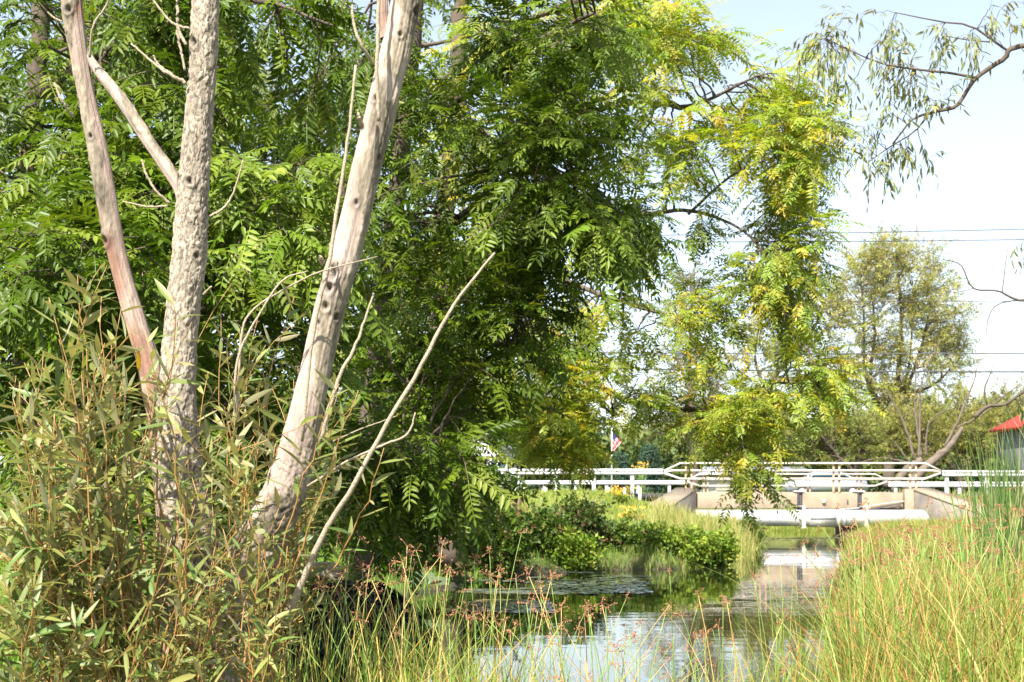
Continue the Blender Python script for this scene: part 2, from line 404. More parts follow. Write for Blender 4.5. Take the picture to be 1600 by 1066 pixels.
def sprig(r, n=12, L=0.3, W=.1):
    Vs, Fs, C, k = [], [], [], 0
    for i in range(n):
        t = i / n; o = np.array((t, r.uniform(-.12, .12), r.uniform(-.12, .12) - .2 * t * t))
        d = np.array((r.uniform(.2, 1), r.uniform(-1, 1), r.uniform(-1, .6)))
        v, f = leaflet(o, d, np.array((r.uniform(-.5, .5), r.uniform(-.5, .5), 1)), L * r.uniform(.7, 1.2), W, 1)
        Vs.append(v); Fs.append(f + k); C += [r.uniform(.8, 1.2)] * 4; k += 4
    return np.concatenate(Vs), [np.concatenate(Fs)], np.array(C)
R1 = random.Random(3)
FR_HI = [frond(R1.choice((6, 7, 7, 8)), 2, R1) for _ in range(7)]
FR_LO = [frond(R1.choice((6, 7)), 1, R1) for _ in range(6)]
FR_Y = [frond(R1.choice((6, 7, 8)), 1, R1, lw=.33, ll=.25) for _ in range(6)]
LANCE = [lance(1, R1.uniform(.14, .19), R1.uniform(-.1, .4), 5, R1.uniform(.1, .4), R1.uniform(-.2, .2)) for _ in range(6)]
LANCE_W = [lance(1, R1.uniform(.2, .28), R1.uniform(-.1, .3), 5, R1.uniform(.1, .4), R1.uniform(-.2, .2)) for _ in range(6)]
SPRIG = [sprig(R1) for _ in range(6)]
BUSHY = [sprig(R1, 9, .42, .26) for _ in range(6)]

def pick_cols(n, pal, jit=0.18):
    """pal: list of (weight, rgb)"""
    wts = np.array([p[0] for p in pal], float); wts /= wts.sum()
    c = np.array([p[1] for p in pal])[rng.choice(len(pal), n, p=wts)]
    return c * rng.uniform(1 - jit, 1 + jit, (n, 1)) * rng.uniform(.94, 1.06, (n, 3))

def bent(p0, p1, n, lift=0.0, wob=0.0):
    t = np.linspace(0, 1, n)[:, None]; L = np.linalg.norm(p1 - p0)
    c = p0 + (p1 - p0) * t
    c[:, 2] += lift * L * (4 * t * (1 - t))[:, 0]
    if wob:
        o = rng.normal(0, wob * L, (n, 3)); o[0] = 0; o[-1] = 0; c = c + o
    return c

def in_frame(p, m=20):
    px = 800 + p[:, 0] / p[:, 1] * F; py = HY - (p[:, 2] - CH) / p[:, 1] * F
    return (px > -m) & (px < 1600 + m) & (py > -m) & (py < 1066 + m)

def place_leaves(root, tpls, X, Z, L, sc, col, mat, singles, pal, name='leaf', stuff='foliage'):
    """the nearest ones as parts of their own, the rest joined"""
    n = len(L); idx = rng.integers(0, len(tpls), n); single = np.zeros(n, bool)
    if singles:
        key = L[:, 1] + np.where(in_frame(L), 0, 1e4); single[np.argsort(key)[:singles]] = True
        variants = []
        for k in range(14):
            tv, tf, tc = tpls[k % len(tpls)]; c = pick_cols(1, pal)[0]
            variants.append(make_mesh(name, tv, tf, mat, c[None] * tc[:, None]))
        off = OFF[root.name]
        Xs, Zs = nrm(X), Z; Ys = nrm(np.cross(Zs, Xs)); Zs = np.cross(Xs, Ys)
        for i in np.where(single)[0]:
            o = bpy.data.objects.new(name, variants[rng.integers(14)]); S.collection.objects.link(o); o.parent = root
            m = Matrix(np.stack([Xs[i], Ys[i], Zs[i]], -1).tolist()).to_4x4(); s = float(sc[i])
            o.matrix_local = Matrix.Translation(Vector(L[i] - off)) @ m @ Matrix.Diagonal((s, s, s, 1))
    items, cols = [], []
    for k in range(len(tpls)):
        q = (idx == k) & ~single
        if q.any():
            v, f, c = scatter(tpls[k], X[q], Z[q], L[q], sc[q], col[q]); items.append((v, f)); cols.append(c)
    if items:
        V, Fc = merge(items); part(stuff, V, Fc, mat, root, np.concatenate(cols), kind='stuff')

def tree(name, label, limbs, regions, tpls, Lm, pal, mat, bark, cat='tree', group=None, singles=0, ntw=5, nfr=4,
         twl=0.45, droop=.35, base=None, spread=.45, br_r=.012, reach=1.0, upright=0.0, tw_r=.0035, sides=6, twmat=None, out=None, start=.35):
    """limbs: list of (name, [(px,py,Y,width_px)...]); regions: (cx,cy,rx,ry,Y0,Y1,n,palette or None)"""
    P0 = limbs[0][1][0]; b = P(*P0[:3]) if base is None else np.array(base, float)
    root = thing(name, b, label, cat, group)
    nodes, nrad = [], []
    for ln, pts in limbs:
        if name == 'willow_tree' and pts[0][2] > 60: pts = [(p_[0], p_[1], p_[2], p_[3] * .72) for p_ in pts]
        pp = np.array([np.append(P(p[0], p[1], p[2]), p[3] / F * p[2] / 2) for p in pts])
        L = np.sum(np.linalg.norm(np.diff(pp[:, :3], axis=0), axis=1)); n = int(np.clip(L / .12, 8, 60))
        s = spline(pp, n); rad = np.maximum(s[:, 3], .002)
        s[1:-1, :3] += rng.normal(0, 1, (n - 2, 3)) * rad[1:-1, None] * .12
        sd = sides + 6 if ln == 'trunk' else sides
        v, f = tubes(s[None, :, :3], rad[None], sd)
        rel = v - np.repeat(s[:, :3], sd, 0); amp = 1 + .22 * (fbm(v * 7 / max(1, P0[2] / 12), 3) - .5)
        v = np.repeat(s[:, :3], sd, 0) + rel * amp[:, None]
        part(ln, v, f, bark, root, smooth=True)
        nodes.append(s[max(1, int(n * .2)) if ln == 'trunk' else 0:, :3]); nrad.append(rad[max(1, int(n * .2)) if ln == 'trunk' else 0:])
    nodes = np.concatenate(nodes); nrad = np.concatenate(nrad)
    bpaths, brad, tpaths, FX, FL, FC = [], [], [], [], [], []
    K = 9
    for (cx, cy, rx, ry, Y0, Y1, n, pl) in regions:
        for _ in range(n):
            while True:
                u = rng.uniform(-1, 1, 2)
                if (u ** 2).sum() < 1: break
            Yt = rng.uniform(Y0, Y1); q = P(cx + u[0] * rx, cy + u[1] * ry, Yt)
            if q[2] < .5: q[2] = .5 + rng.uniform(0, .3)
            dd = np.linalg.norm(nodes - q, axis=1) + .6 * np.maximum(nodes[:, 2] - q[2], 0) * (1 if upright > 0 else 0) - nrad * 3
            i = np.argmin(dd + rng.uniform(0, .15, len(dd)) * dd.min()); s = nodes[i]
            br = bent(s, q, K, lift=rng.uniform(-.02, .14), wob=.018)
            bpaths.append(br); L0 = np.linalg.norm(q - s)
            brad.append(np.linspace(min(nrad[i] * .7, br_r * (1 + .5 * L0 / reach)), tw_r, K))
            odir = nrm(q - s) + np.array((0, 0, upright))
            for j in range(ntw):
                t = start + (1 - start) * (j + rng.random()) / ntw if j < ntw - 1 else 1.0
                k = t * (K - 1); k0 = min(int(k), K - 2); s2 = br[k0] + (br[k0 + 1] - br[k0]) * (k - k0)
                d = nrm(odir * .6 + rng.normal(0, spread, 3) + np.array((0, 0, -droop * .5)) + (0 if out is None else np.array(out)))
                tl = twl * rng.uniform(.5, 1.25)
                tp = np.stack([s2, s2 + d * tl * .5, s2 + d * tl + np.array((0, 0, -droop * tl * .4))]); tpaths.append(tp)
                for g in range(nfr):
                    tt = (g + 1) / nfr; o = tp[0] + (tp[1] - tp[0]) * tt * 2 if tt < .5 else tp[1] + (tp[2] - tp[1]) * (tt * 2 - 1)
                    sd_ = np.cross(d, (0, 0, 1.0)) * (1 if g % 2 else -1) * rng.uniform(.5, 1.1)
                    if g == nfr - 1: sd_ = sd_ * .2
                    FX.append(d * .7 + sd_ + np.array((0, 0, -droop)) + rng.normal(0, .18, 3)); FL.append(o); FC.append(0 if pl is None else pl)
    FX = np.array(FX); FL = np.array(FL); FC = np.array(FC)
    n = len(FL); FZ = np.array((0, 0, 1.0)) + rng.normal(0, .38, (n, 3)) + np.array(SUN) * .35
    sc = Lm * rng.uniform(.65, 1.2, n)
    pals = pal if isinstance(pal, list) and isinstance(pal[0], list) else [pal]
    col = np.zeros((n, 3))
    for k in range(len(pals)):
        q = FC == k; col[q] = pick_cols(int(q.sum()), pals[k])
    v, f = tubes(np.array(bpaths), np.array(brad), 5); part('branches', v, f, bark, root, smooth=True, kind='stuff')
    tp = np.array(tpaths); v, f = tubes(tp, np.tile([tw_r, tw_r * .8, tw_r * .5], (len(tp), 1)), 3, cap=False); part('twigs', v, f, twmat or M['twig'], root, kind='stuff')
    place_leaves(root, tpls, FX, FZ, FL, sc, col, mat, singles, pals[0])
    return root

# ------------------------------------------------------------------ background: road, bridge, rails
def px_x(px, Y): return (px - 800) / F * Y
def px_z(py, Y): return CH + (HY - py) / F * Y
BY, BF = 55.0, 68.0                       # near and far face of the bridge
zt = px_z(768.5, BY)
V, Fc = box(-60, 7.1, BY + .6, BF - .3, 1.45, 1.70); V2, F2 = box(15.4, 90, BY + .6, BF - .3, 1.45, 1.70)
V, Fc = merge([(V, Fc), (V2, F2)])
tag(part('road', V, Fc, M['asphalt']), 'asphalt road running up to both ends of the bridge', kind='structure')

br = thing('road_bridge', (11.2, BY, 0), 'low concrete road bridge with beam face crossing the stream', 'bridge')
part('deck', *box(px_x(1078, BY), px_x(1428, BY), BY + .32, BF, px_z(791, BY), zt - .01), M['concrete'], br)
for x0, x1 in ((1090, 1171), (1171.6, 1246), (1254, 1340), (1347, 1411)):
    part('beam_panel', *bevel_box(px_x(x0, BY), px_x(x1, BY), BY, BY + .3, px_z(794.5, BY), px_z(770.5 if x0 < 1340 else 771.5, BY)), M['concrete'], br)
for x in (1250, 1343.5):
    V, Fc = merge([bevel_box(px_x(x - 3.2, BY), px_x(x + 3.2, BY), BY + .05, BY + .3, px_z(795, BY), px_z(769, BY), .01),
                   bevel_box(px_x(x - 3.2, BY), px_x(x - 2.2, BY), BY - .06, BY + .05, px_z(795, BY), px_z(769, BY), .005)])
    part('joint_bracket', V, Fc, M['steel'], br)
    part('bracket_cap', *bevel_box(px_x(x - 9, BY), px_x(x + 8, BY), BY - .05, BY + .3, px_z(769, BY) + .002, px_z(767, BY), .01), M['white'], br)
for x0, x1, s in ((1077, 1088, -1), (1414, 1428, 1)):
    part('end_post', *bevel_box(px_x(x0, BY), px_x(x1, BY), BY - .02, BY + .45, -.4, px_z(764.5, BY)), M['concrete'], br)
    xa = px_x(1080 if s < 0 else 1424, BY)
    part('abutment', *box(min(xa, xa + s * .8), max(xa, xa + s * .8), BY + .45, BF, -.6, px_z(791, BY) - .01), M['oldconcrete'], br)
    # wing wall: flares towards the pond, its top slopes down
    A = np.array((px_x(1088 if s < 0 else 1428, BY) - .02 * s * 0, BY - .03)); B = A + np.array((s * 2.1, -3.4))
    n = nrm(np.array((B - A)[::-1]) * (1, -1)) * s * -1; n = n * np.sign(n[0] * s) * .85
    zA, zA2, zB = px_z(765, BY), px_z(765, BY), .75
    V = np.array([(*A, -.5), (*B, -.5), (*(B + n), -.5), (*(A + n), -.5), (*A, zA - .05), (*B, zB - .12), (*(B + n), zB), (*(A + n), zA2)])
    part('wing_wall', V, np.array([(0, 1, 5, 4), (1, 2, 6, 5), (2, 3, 7, 6), (3, 0, 4, 7), (4, 5, 6, 7)]), M['oldconcrete'], br)
    cp = V[[4, 5, 6, 7]].copy(); top = cp + (0, 0, .10); ctr = top.mean(0)
    V2 = np.concatenate([cp + (0, 0, .002), top]); V2[:, :2] += (V2[:, :2] - ctr[:2]) * .03
    part('coping', V2, np.array([(0, 1, 5, 4), (1, 2, 6, 5), (2, 3, 7, 6), (3, 0, 4, 7), (4, 5, 6, 7), (3, 2, 1, 0)]), M['concrete'], br)
# conduit stapled along the beam
pts = [P(1350, 795.5, BY - .06), P(1375, 794, BY - .06), P(1400, 789, BY - .06), P(1408, 791, BY - .06), P(1411, 798, BY - .06)]
s = spline(pts, 24); v, f = tubes(s, np.full(24, .022), 6); part('conduit', v, f, M['steel'], br, smooth=True)
pts = [P(1256, 797, BY - .08), P(1290, 796.5, BY - .05), P(1340, 794, BY - .08), P(1380, 787, BY - .08), P(1413, 783, BY - .06)]
s = spline(pts, 24); v, f = tubes(s, np.full(24, .018), 6); part('cable', v, f, M['white'], br, smooth=True)
part('junction_box', *bevel_box(px_x(1284, BY), px_x(1289, BY), BY - .1, BY - .003, px_z(786, BY), px_z(780, BY), .01), M['white'], br)
part('wall_clip', *bevel_box(px_x(1323, BY), px_x(1325, BY), BY - .05, BY - .003, px_z(787, BY), px_z(781, BY), .005), M['steel'], br)

# the silver water main hung in front
pr = .315; PYc = 54.4; pz = px_z(809.5, PYc)
wp = thing('water_main', (px_x(1265, PYc), PYc, pz), 'thick silver pipe slung low along the near face of the bridge', 'pipe')
def lathe_x(prof, sides=28):
    p = np.array([(x, PYc, pz) for x, r in prof], float); r = np.array([r for x, r in prof], float)
    th = np.arange(sides) / sides * 2 * np.pi; K = len(prof)
    V = np.stack([np.repeat(p[:, :1], sides, 1), PYc + r[:, None] * np.cos(th), pz + r[:, None] * np.sin(th)], -1).reshape(-1, 3)
    k, s_ = np.meshgrid(np.arange(K - 1), np.arange(sides), indexing='ij')
    return V, [np.stack([k * sides + s_, k * sides + (s_ + 1) % sides, (k + 1) * sides + (s_ + 1) % sides, (k + 1) * sides + s_], -1).reshape(-1, 4)]
X = lambda px: px_x(px, PYc)
V, Fc = lathe_x([(X(1086), pr), (X(1170), pr), (X(1262.9), pr)]); part('pipe_run', V, Fc, M['pipe'], wp, smooth=True)
V, Fc = lathe_x([(X(1304.2), pr), (X(1400), pr), (X(1438), pr), (X(1449), pr * .98)])
V[-28:, 0] += (V[-28:, 2] - pz) * -.55; part('pipe_run', V, Fc, M['pipe'], wp, smooth=True)
V, Fc = lathe_x([(X(1263), pr - .02), (X(1263), pr + .035), (X(1303.9), pr + .035), (X(1303.9), pr - .02)]); part('coupling', V, Fc, M['pipe'], wp)
part('coupling_seam', *box(X(1263.6), X(1303.3), PYc - pr - .06, PYc - pr + .03, pz - .035, pz - .005), M['steel'], wp)
for x0, x1 in ((1305, 1313), (1316, 1320)):
    V, Fc = lathe_x([(X(x0), pr + .001), (X(x0), pr + .022), (X(x1), pr + .022), (X(x1), pr + .001)]); part('collar', V, Fc, M['pipe'], wp)
for x in (1253, 1350):
    V, Fc = merge([bevel_box(X(x - 2.6), X(x + 2.6), PYc - pr - .09, PYc - pr - .045, px_z(825, PYc), px_z(790, PYc), .008),
                   bevel_box(X(x - 2.6), X(x + 2.6), PYc - pr - .05, PYc + .35, px_z(826, PYc), px_z(824.2, PYc), .006),
                   bevel_box(X(x - 2.6), X(x + 2.6), PYc - pr - .05, PYc + .5, px_z(792, PYc), px_z(790.3, PYc), .006)])
    part('hanger_strap', V, Fc, M['white'], wp)

def railing(name, label, Y, zs, xl, xr, tipx, post_px, gx=9, group=None):
    """three tubes whose ends slope together"""
    t = thing(name, (px_x((xl + xr) / 2, Y), Y, zt), label, 'railing', group)
    zc = px_z((zs[0] + zs[2]) / 2 + 1, Y)
    for k, py in enumerate(zs):
        z = px_z(py, Y); ex = [18, 6, 12][k]; tz = zc + (.04, 0, -.05)[k]
        l, r = px_x(xl - tipx, Y), px_x(xr + tipx, Y)
        pts = np.array([(l, Y, tz), (px_x(xl + 3 - (k == 1) * 12, Y), Y, z), (px_x(xl + ex, Y), Y, z), (px_x(xr - ex, Y), Y, z), (px_x(xr - 3 + (k == 1) * 12, Y), Y, z), (r, Y, tz)])
        v, f = tubes(pts, np.full(6, (.036, .04, .045)[k]), 8); part('rail_tube', v, f, M['white'], t, smooth=True)
    for px in post_px:
        for q in (0, gx):
            x = px_x(px + q, Y)
            part('post', *bevel_box(x - .035, x + .035, Y + .052, Y + .12, zt - .02, px_z(zs[0] - 1, Y), .006), M['rust'], t)
    return t
railing('bridge_railing', 'white tube railing with rusty paired posts on the near side of the bridge', BY + .12, (724, 735.5, 748.5), 1060, 1448, 22, (1072, 1188, 1303, 1423))
railing('bridge_railing', 'lower white tube railing on the far side of the bridge', BF - .4, (741, 749.5, 759.5), 1090, 1370, 16, (1100, 1180, 1260, 1340), gx=6)

def guardrail(label, Y, x0, x1, ztop, h, posts, group='guardrails beside the road'):
    t = thing('guardrail', (px_x((x0 + x1) / 2, Y), Y, 1.65), label, 'guardrail', group)
    n = 9; prof = [(0, 0), (-.05, .05), (-.05, .1), (0, .15), (0, .19), (-.05, .24), (-.05, .29), (0, .34)]
    sc = h / .34; xs = np.linspace(px_x(x0, Y), px_x(x1, Y), n)
    V = np.array([(x, Y + p[0], ztop - h + p[1] * sc) for x in xs for p in prof]); m = len(prof)
    V = np.concatenate([V, V + (0, .012, 0)]); N = n * m
    q = np.array([(i * m + j, (i + 1) * m + j, (i + 1) * m + j + 1, i * m + j + 1) for i in range(n - 1) for j in range(m - 1)])
    part('beam_rail', V, np.concatenate([q, q[:, ::-1] + N]), M['galv'], t)
    for p in posts:
        x = px_x(p, Y); part('post', *bevel_box(x - .07, x + .07, Y + .014, Y + .15, 1.3, ztop - .02, .01), M['galv'], t)
guardrail('white guardrail along the near edge of the road left of the bridge', BY + .2, 380, 1036, px_z(732.5, BY), .235, range(388, 1030, 60))
guardrail('white guardrail along the far edge of the road left of the bridge', BF, 380, 1070, px_z(751, BF), .2, range(360, 1070, 49))
guardrail('white guardrail along the near edge of the road right of the bridge', BY + .2, 1472, 1900, px_z(735, BY), .24, range(1480, 1900, 62))
guardrail('white guardrail along the far edge of the road right of the bridge', BF, 1388, 1900, px_z(753, BF), .26, range(1400, 1900, 50))
for i, px in enumerate((820, 853, 951, 976, 1000)):
    Y = 52.5; x = px_x(px, Y); z = float(ground_z(x, Y))
    o = part('marker_post', *bevel_box(x - .055, x + .055, Y, Y + .1, z - .2, px_z(762, Y), .012), M['white'])
    tag(o, ('leftmost short white marker post below the left guardrail', 'second short white marker post from the left, under the guardrail', 'short white marker post just right of the flagpole foot', 'short white marker post beside the orange flowers', 'rightmost short white marker post, nearest the bridge')[(0, 1, 2, 3, 4)[i]], 'post', 'marker posts below the guardrail')

# ------------------------------------------------------------------ power lines, poles
def pole(px, Y, label):
    b = P(px, 0, Y); b[2] = 1.5; t = thing('utility_pole', b, label, 'pole', None)
    v, f = tubes(np.array([b, b + (0, 0, 8), b + (0, 0, 16)]), np.array([.17, .15, .11]), 12); part('shaft', v, f, M['pole'], t, smooth=True)
    part('crossarm', *bevel_box(b[0] - 1.2, b[0] + 1.2, Y - .3, Y - .18, 15.2, 15.35), M['pole'], t)
pole(215, 76, 'wooden utility pole behind the trees at left'); pole(2350, 76, 'wooden utility pole out past the reeds at right')
for (ya, yb, r, lab) in ((367.5, 356.5, .026, 'uppermost thin power line crossing the pale sky'), (378.5, 374.5, .026, 'second power line from the top, just under the uppermost one'),
                    (470, 472, .02, 'faint thin power line crossing the middle of the far willow crown'),
                    (552.5, 553.5, .034, 'power line just above the lowest and thickest one'), (578, 583.5, .045, 'lowest and thickest dark cable crossing the far willow')):
    a0, a1 = P(215, 0, 75.8), P(2350, 0, 75.8)
    xs = np.linspace(a0[0], a1[0], 60); px = 800 + xs / 75.8 * F
    yy = np.interp(px, [215, 1250, 1600, 2350], [ya - (yb - ya) * 1.2 - 14, ya, yb, yb + (yb - ya) * .6 - 16]); cc = np.polyfit(px, yy, 2); yy = np.polyval(cc, px)
    yy += np.interp(1425, [1250, 1600], [ya, yb]) - np.polyval(cc, 1425)
    p = np.stack([xs, np.full(60, 75.8), CH + (HY - yy) / F * 75.8], -1)
    v, f = tubes(p, np.full(60, r), 6); o = part('power_line', v, f, M['wire'], smooth=True); tag(o, lab, 'power line', 'power lines over the road')

# ------------------------------------------------------------------ buildings, car, flag
def siding(x0, x1, Y, z0, z1, step=.2):
    it = []
    z = z0
    while z < z1 - .01:
        h = min(step, z1 - z)
        V = np.array([(x0, Y - .03, z), (x1, Y - .03, z), (x1, Y, z + h), (x0, Y, z + h), (x0, Y + .1, z), (x1, Y + .1, z), (x1, Y + .1, z + h), (x0, Y + .1, z + h)])
        it.append((V, np.array([(0, 1, 2, 3), (0, 4, 5, 1), (1, 5, 6, 2), (4, 0, 3, 7)]))); z += h
    return merge(it)
def house(name, label, px0, px1, Y, z0, eave, ridge, wallm, roofm, wins, depth=7, gable_front=False, cat='house', hip=0):
    x0, x1 = px_x(px0, Y), px_x(px1, Y); t = thing(name, ((x0 + x1) / 2, Y, z0), label, cat)
    part('wall', *box(x0, x1, Y + .1, Y + depth, z0 - .5, eave), wallm, t)
    V, Fc = siding(x0, x1, Y + .08, z0, eave); part('siding', V, Fc, wallm, t, kind='stuff')
    o = .35
    if gable_front:
        xm = (x0 + x1) / 2
        V = np.array([(x0 - o, Y - o, eave - .15), (xm, Y - o, ridge), (x1 + o, Y - o, eave - .15), (x0 - o, Y + depth + o, eave - .15), (xm, Y + depth + o, ridge), (x1 + o, Y + depth + o, eave - .15)])
        V = np.concatenate([V, V + (0, 0, .15)])
        part('roof', V, np.array([(0, 1, 4, 3), (1, 2, 5, 4), (6, 9, 10, 7), (7, 10, 11, 8), (0, 6, 7, 1), (1, 7, 8, 2), (0, 3, 9, 6), (2, 8, 11, 5)]), roofm, t)
        V = np.array([(x0, Y + .1, eave), (x1, Y + .1, eave), (xm, Y + .1, ridge - .06)]); part('gable', V, [np.array([(0, 1, 2)])], wallm, t)
    else:
        ym = Y + depth / 2
        V = np.array([(x0 - o, Y - o, eave - .05), (x1 + o, Y - o, eave - .05), (x1 + o, Y + depth + o, eave - .05), (x0 - o, Y + depth + o, eave - .05), (x0 - o + hip, ym, ridge), (x1 + o - hip, ym, ridge)])
        V2 = V.copy(); V2[:, 2] += .14
        V = np.concatenate([V, V2])
        part('roof', V, [np.array([(6, 7, 11, 10), (8, 9, 10, 11), (0, 1, 7, 6), (1, 2, 8, 7), (2, 3, 9, 8), (3, 0, 6, 9), (3, 2, 1, 0)]), np.array([(7, 8, 11), (9, 6, 10)])], roofm, t)
    for (a, b, c, d) in wins:
        xa, xb = px_x(a, Y), px_x(b, Y); za, zb = px_z(d, Y), px_z(c, Y)
        fr = part('window', *merge([box(xa - .08, xb + .08, Y - .02, Y + .04, zb, zb + .09), box(xa - .08, xb + .08, Y - .02, Y + .04, za - .09, za), box(xa - .08, xa, Y - .02, Y + .04, za + .001, zb - .001),
                                      box(xb, xb + .08, Y - .02, Y + .04, za + .001, zb - .001), box((xa + xb) / 2 - .03, (xa + xb) / 2 + .03, Y - .01, Y + .04, za + .001, zb - .001)]), M['white'], t)
        part('pane', *box(xa, xb, Y, Y + .03, za, zb), M['window'], fr)
    return t
house('low_building', 'low cream sided building with grey roof seen through the bridge railings', 1120, 1262, 88, 1.6, px_z(741, 88), px_z(727, 84), M['siding'], M['greyroof'], [(1252, 1258, 748, 772)], cat='building')
house('annex', 'small pale annex with blue windows right of the low cream building', 1258.5, 1290, 90.5, 1.6, px_z(742, 90), px_z(733, 86), M['wsiding'], M['greyroof'], [(1259.5, 1267, 749, 772), (1276, 1286, 748, 764)], cat='building')
house('white_house', 'white gabled house glimpsed through the leaves left of the fence', 640, 812, 78, 1.6, px_z(712, 78), px_z(662, 78), M['wsiding'], M['greyroof'], [(662, 684, 716, 750), (720, 745, 716, 750), (768, 790, 716, 748)], gable_front=True)
house('grey_house', 'pale grey sided house hidden behind the left trees', -160, 170, 45, 1.4, px_z(585, 45), px_z(520, 45), M['wsiding'], M['greyroof'], [(20, 60, 620, 700), (100, 140, 620, 700)])
house('red_roofed_house', 'grey house with bright red metal roof at the right edge', 1624, 1800, 70, 1.6, px_z(664, 70), px_z(628, 70), M['greywall'], M['redroof'], [(1650, 1690, 680, 720)], depth=6, hip=1.6)

def car(px, Y, label):
    x = px_x(px, Y); z = 1.66; t = thing('parked_car', (x, Y, z), label, 'car')
    prof = [(-2.1, .35), (-2.15, .75), (-1.95, .92), (-1.2, 1.0), (-.6, 1.42), (.7, 1.45), (1.5, 1.05), (2.1, .92), (2.2, .6), (2.15, .35)]
    V = np.array([(x + a, Y + s * (.86 if b < 1.1 else .68), z + b) for s in (-1, 1) for a, b in prof]); n = len(prof)
    fs = np.array([(i, (i + 1) % n, n + (i + 1) % n, n + i) for i in range(n)])
    V2 = V; sidef = [np.array([(0, 1, 2, 3), (0, 3, 6, 9), (6, 7, 8, 9), (3, 4, 5, 6)])]; sf = sidef[0]
    part('body', V2, np.concatenate([fs, sf[:, ::-1], sf + n]), M['carpaint'], t)
    V = np.array([(x - 1.05, Y - .872, z + 1.0), (x + 1.35, Y - .872, z + 1.04), (x + .68, Y - .73, z + 1.38), (x - .55, Y - .73, z + 1.36)])
    part('side_window', np.concatenate([V, V + (0, .03, 0)]), np.array([(0, 1, 2, 3), (4, 7, 6, 5), (0, 4, 5, 1), (2, 6, 7, 3)]), M['window'], t)
    for a in (-1.35, 1.35):
        for s in (-.84, .84):
            c = np.array((x + a, Y + s, z + .33)); v, f = tubes(np.array([c - (0, .1, 0), c + (0, .1, 0)]), np.array([.33, .33]), 18); wh = part('wheel', v, f, M['rubber'], t)
            v, f = tubes(np.array([c - (0, .11, 0), c + (0, .105, 0)]), np.array([.19, .19]), 12); part('rim', v, f, M['galv'], wh)
car(1287, 76, 'silver car parked beyond the bridge railings, in front of the pale annex')

fp = thing('flagpole', (px_x(956, 84), 84, 1.6), 'thin pale flagpole standing beyond the road', 'flagpole')
b = np.array(fp.location); top = px_z(668, 84)
v, f = tubes(np.array([b, (b[0], b[1], top)]), np.array([.05, .04]), 8); part('pole', v, f, M['white'], fp, smooth=True)
V, Fc = lathe_x([(0, .01), (.02, .06), (.08, .075), (.14, .05), (.17, .01)], 10); V = V - np.array((0.085, PYc, pz)); V = V[:, [1, 2, 0]] + (b[0], b[1], top + .05); part('finial', V, Fc, M['white'], fp, smooth=True)
nu, nv = 26, 30; u, v_ = np.meshgrid(np.linspace(0, 1, nu), np.linspace(0, 1, nv), indexing='ij')
xx = b[0] + .045 - .1 * v_ * 0 + u * .55 * (1 - .35 * v_) - .55 * v_ * (1 - u) * .0 - .32 * v_ * u
zz = px_z(677, 84) - v_ * .62 - u * .52; yy = b[1] + .07 * np.sin(u * 17 + v_ * 2) * (u + .1)
fc = np.zeros((nu, nv, 3)); st = (np.floor(v_ * 12.99).astype(int) % 2) == 0
fc[st] = (.55, .03, .05); fc[~st] = (.75, .72, .70); fc[(u < .38) & (v_ < .54)] = (.03, .05, .22)
V = np.stack([xx, yy, zz], -1).reshape(-1, 3); i, j = np.meshgrid(np.arange(nu - 1), np.arange(nv - 1), indexing='ij'); q = i * nv + j
o = part('flag', V, np.stack([q, q + 1, q + nv + 1, q + nv], -1).reshape(-1, 4), M['flag'], None, fc.reshape(-1, 3), smooth=True); tag(o, 'limp red and white striped flag hanging from the thin pole', 'flag')

# ------------------------------------------------------------------ far trees
WP = [(5, (.27, .28, .09)), (3, (.38, .34, .13)), (2, (.22, .24, .07)), (1, (.42, .37, .2))]
GP = [(4, (.12, .16, .04)), (2, (.17, .19, .06)), (1, (.08, .12, .04))]
def far(name, label, limbs, regions, pal=WP, **kw):
    a = dict(tpls=SPRIG, Lm=.72, mat=M['fleaf'], bark=M['bark'], ntw=6, nfr=4, twl=1.15, droop=.0, spread=.6, br_r=.05, reach=4, upright=.7, tw_r=.012, group=None)
    a.update(kw); tp = a.pop('tpls'); Lm = a.pop('Lm'); mt = a.pop('mat'); bk = a.pop('bark')
    return tree(name, label, limbs, regions, tp, Lm, pal, mt, bk, **a)
far('willow_tree', 'tall airy olive willow rising behind the right end of the bridge',
    [('trunk', [(1388, 762, 95, 26), (1392, 700, 95, 22), (1398, 650, 95, 17), (1402, 600, 95, 12), (1408, 500, 95, 7), (1400, 400, 95, 3)]),
     ('limb', [(1392, 690, 95, 14), (1372, 640, 95, 10), (1352, 580, 94, 8), (1350, 500, 94, 5), (1345, 430, 94, 3)]),
     ('limb', [(1396, 670, 95, 12), (1362, 600, 96, 9), (1367, 520, 96, 6), (1362, 460, 96, 3)]),
     ('limb', [(1398, 650, 95, 12), (1420, 600, 94, 9), (1440, 540, 94, 6), (1455, 470, 94, 3)]),
     ('limb', [(1400, 640, 95, 10), (1410, 610, 97, 8), (1422, 560, 97, 5), (1428, 450, 97, 3)]),
     ('limb', [(1410, 620, 95, 8), (1460, 600, 96, 6), (1500, 560, 96, 3)])],
    [(1342, 445, 28, 55, 92, 97, 18, None), (1388, 415, 35, 38, 92, 98, 24, None), (1430, 445, 52, 62, 92, 98, 34, None), (1482, 490, 34, 70, 92, 98, 24, None), (1375, 510, 60, 60, 92, 98, 26, None),
     (1440, 560, 70, 55, 92, 98, 34, None), (1370, 600, 60, 50, 92, 98, 22, None), (1490, 560, 26, 40, 93, 97, 8, None), (1420, 640, 80, 40, 92, 98, 26, None)])
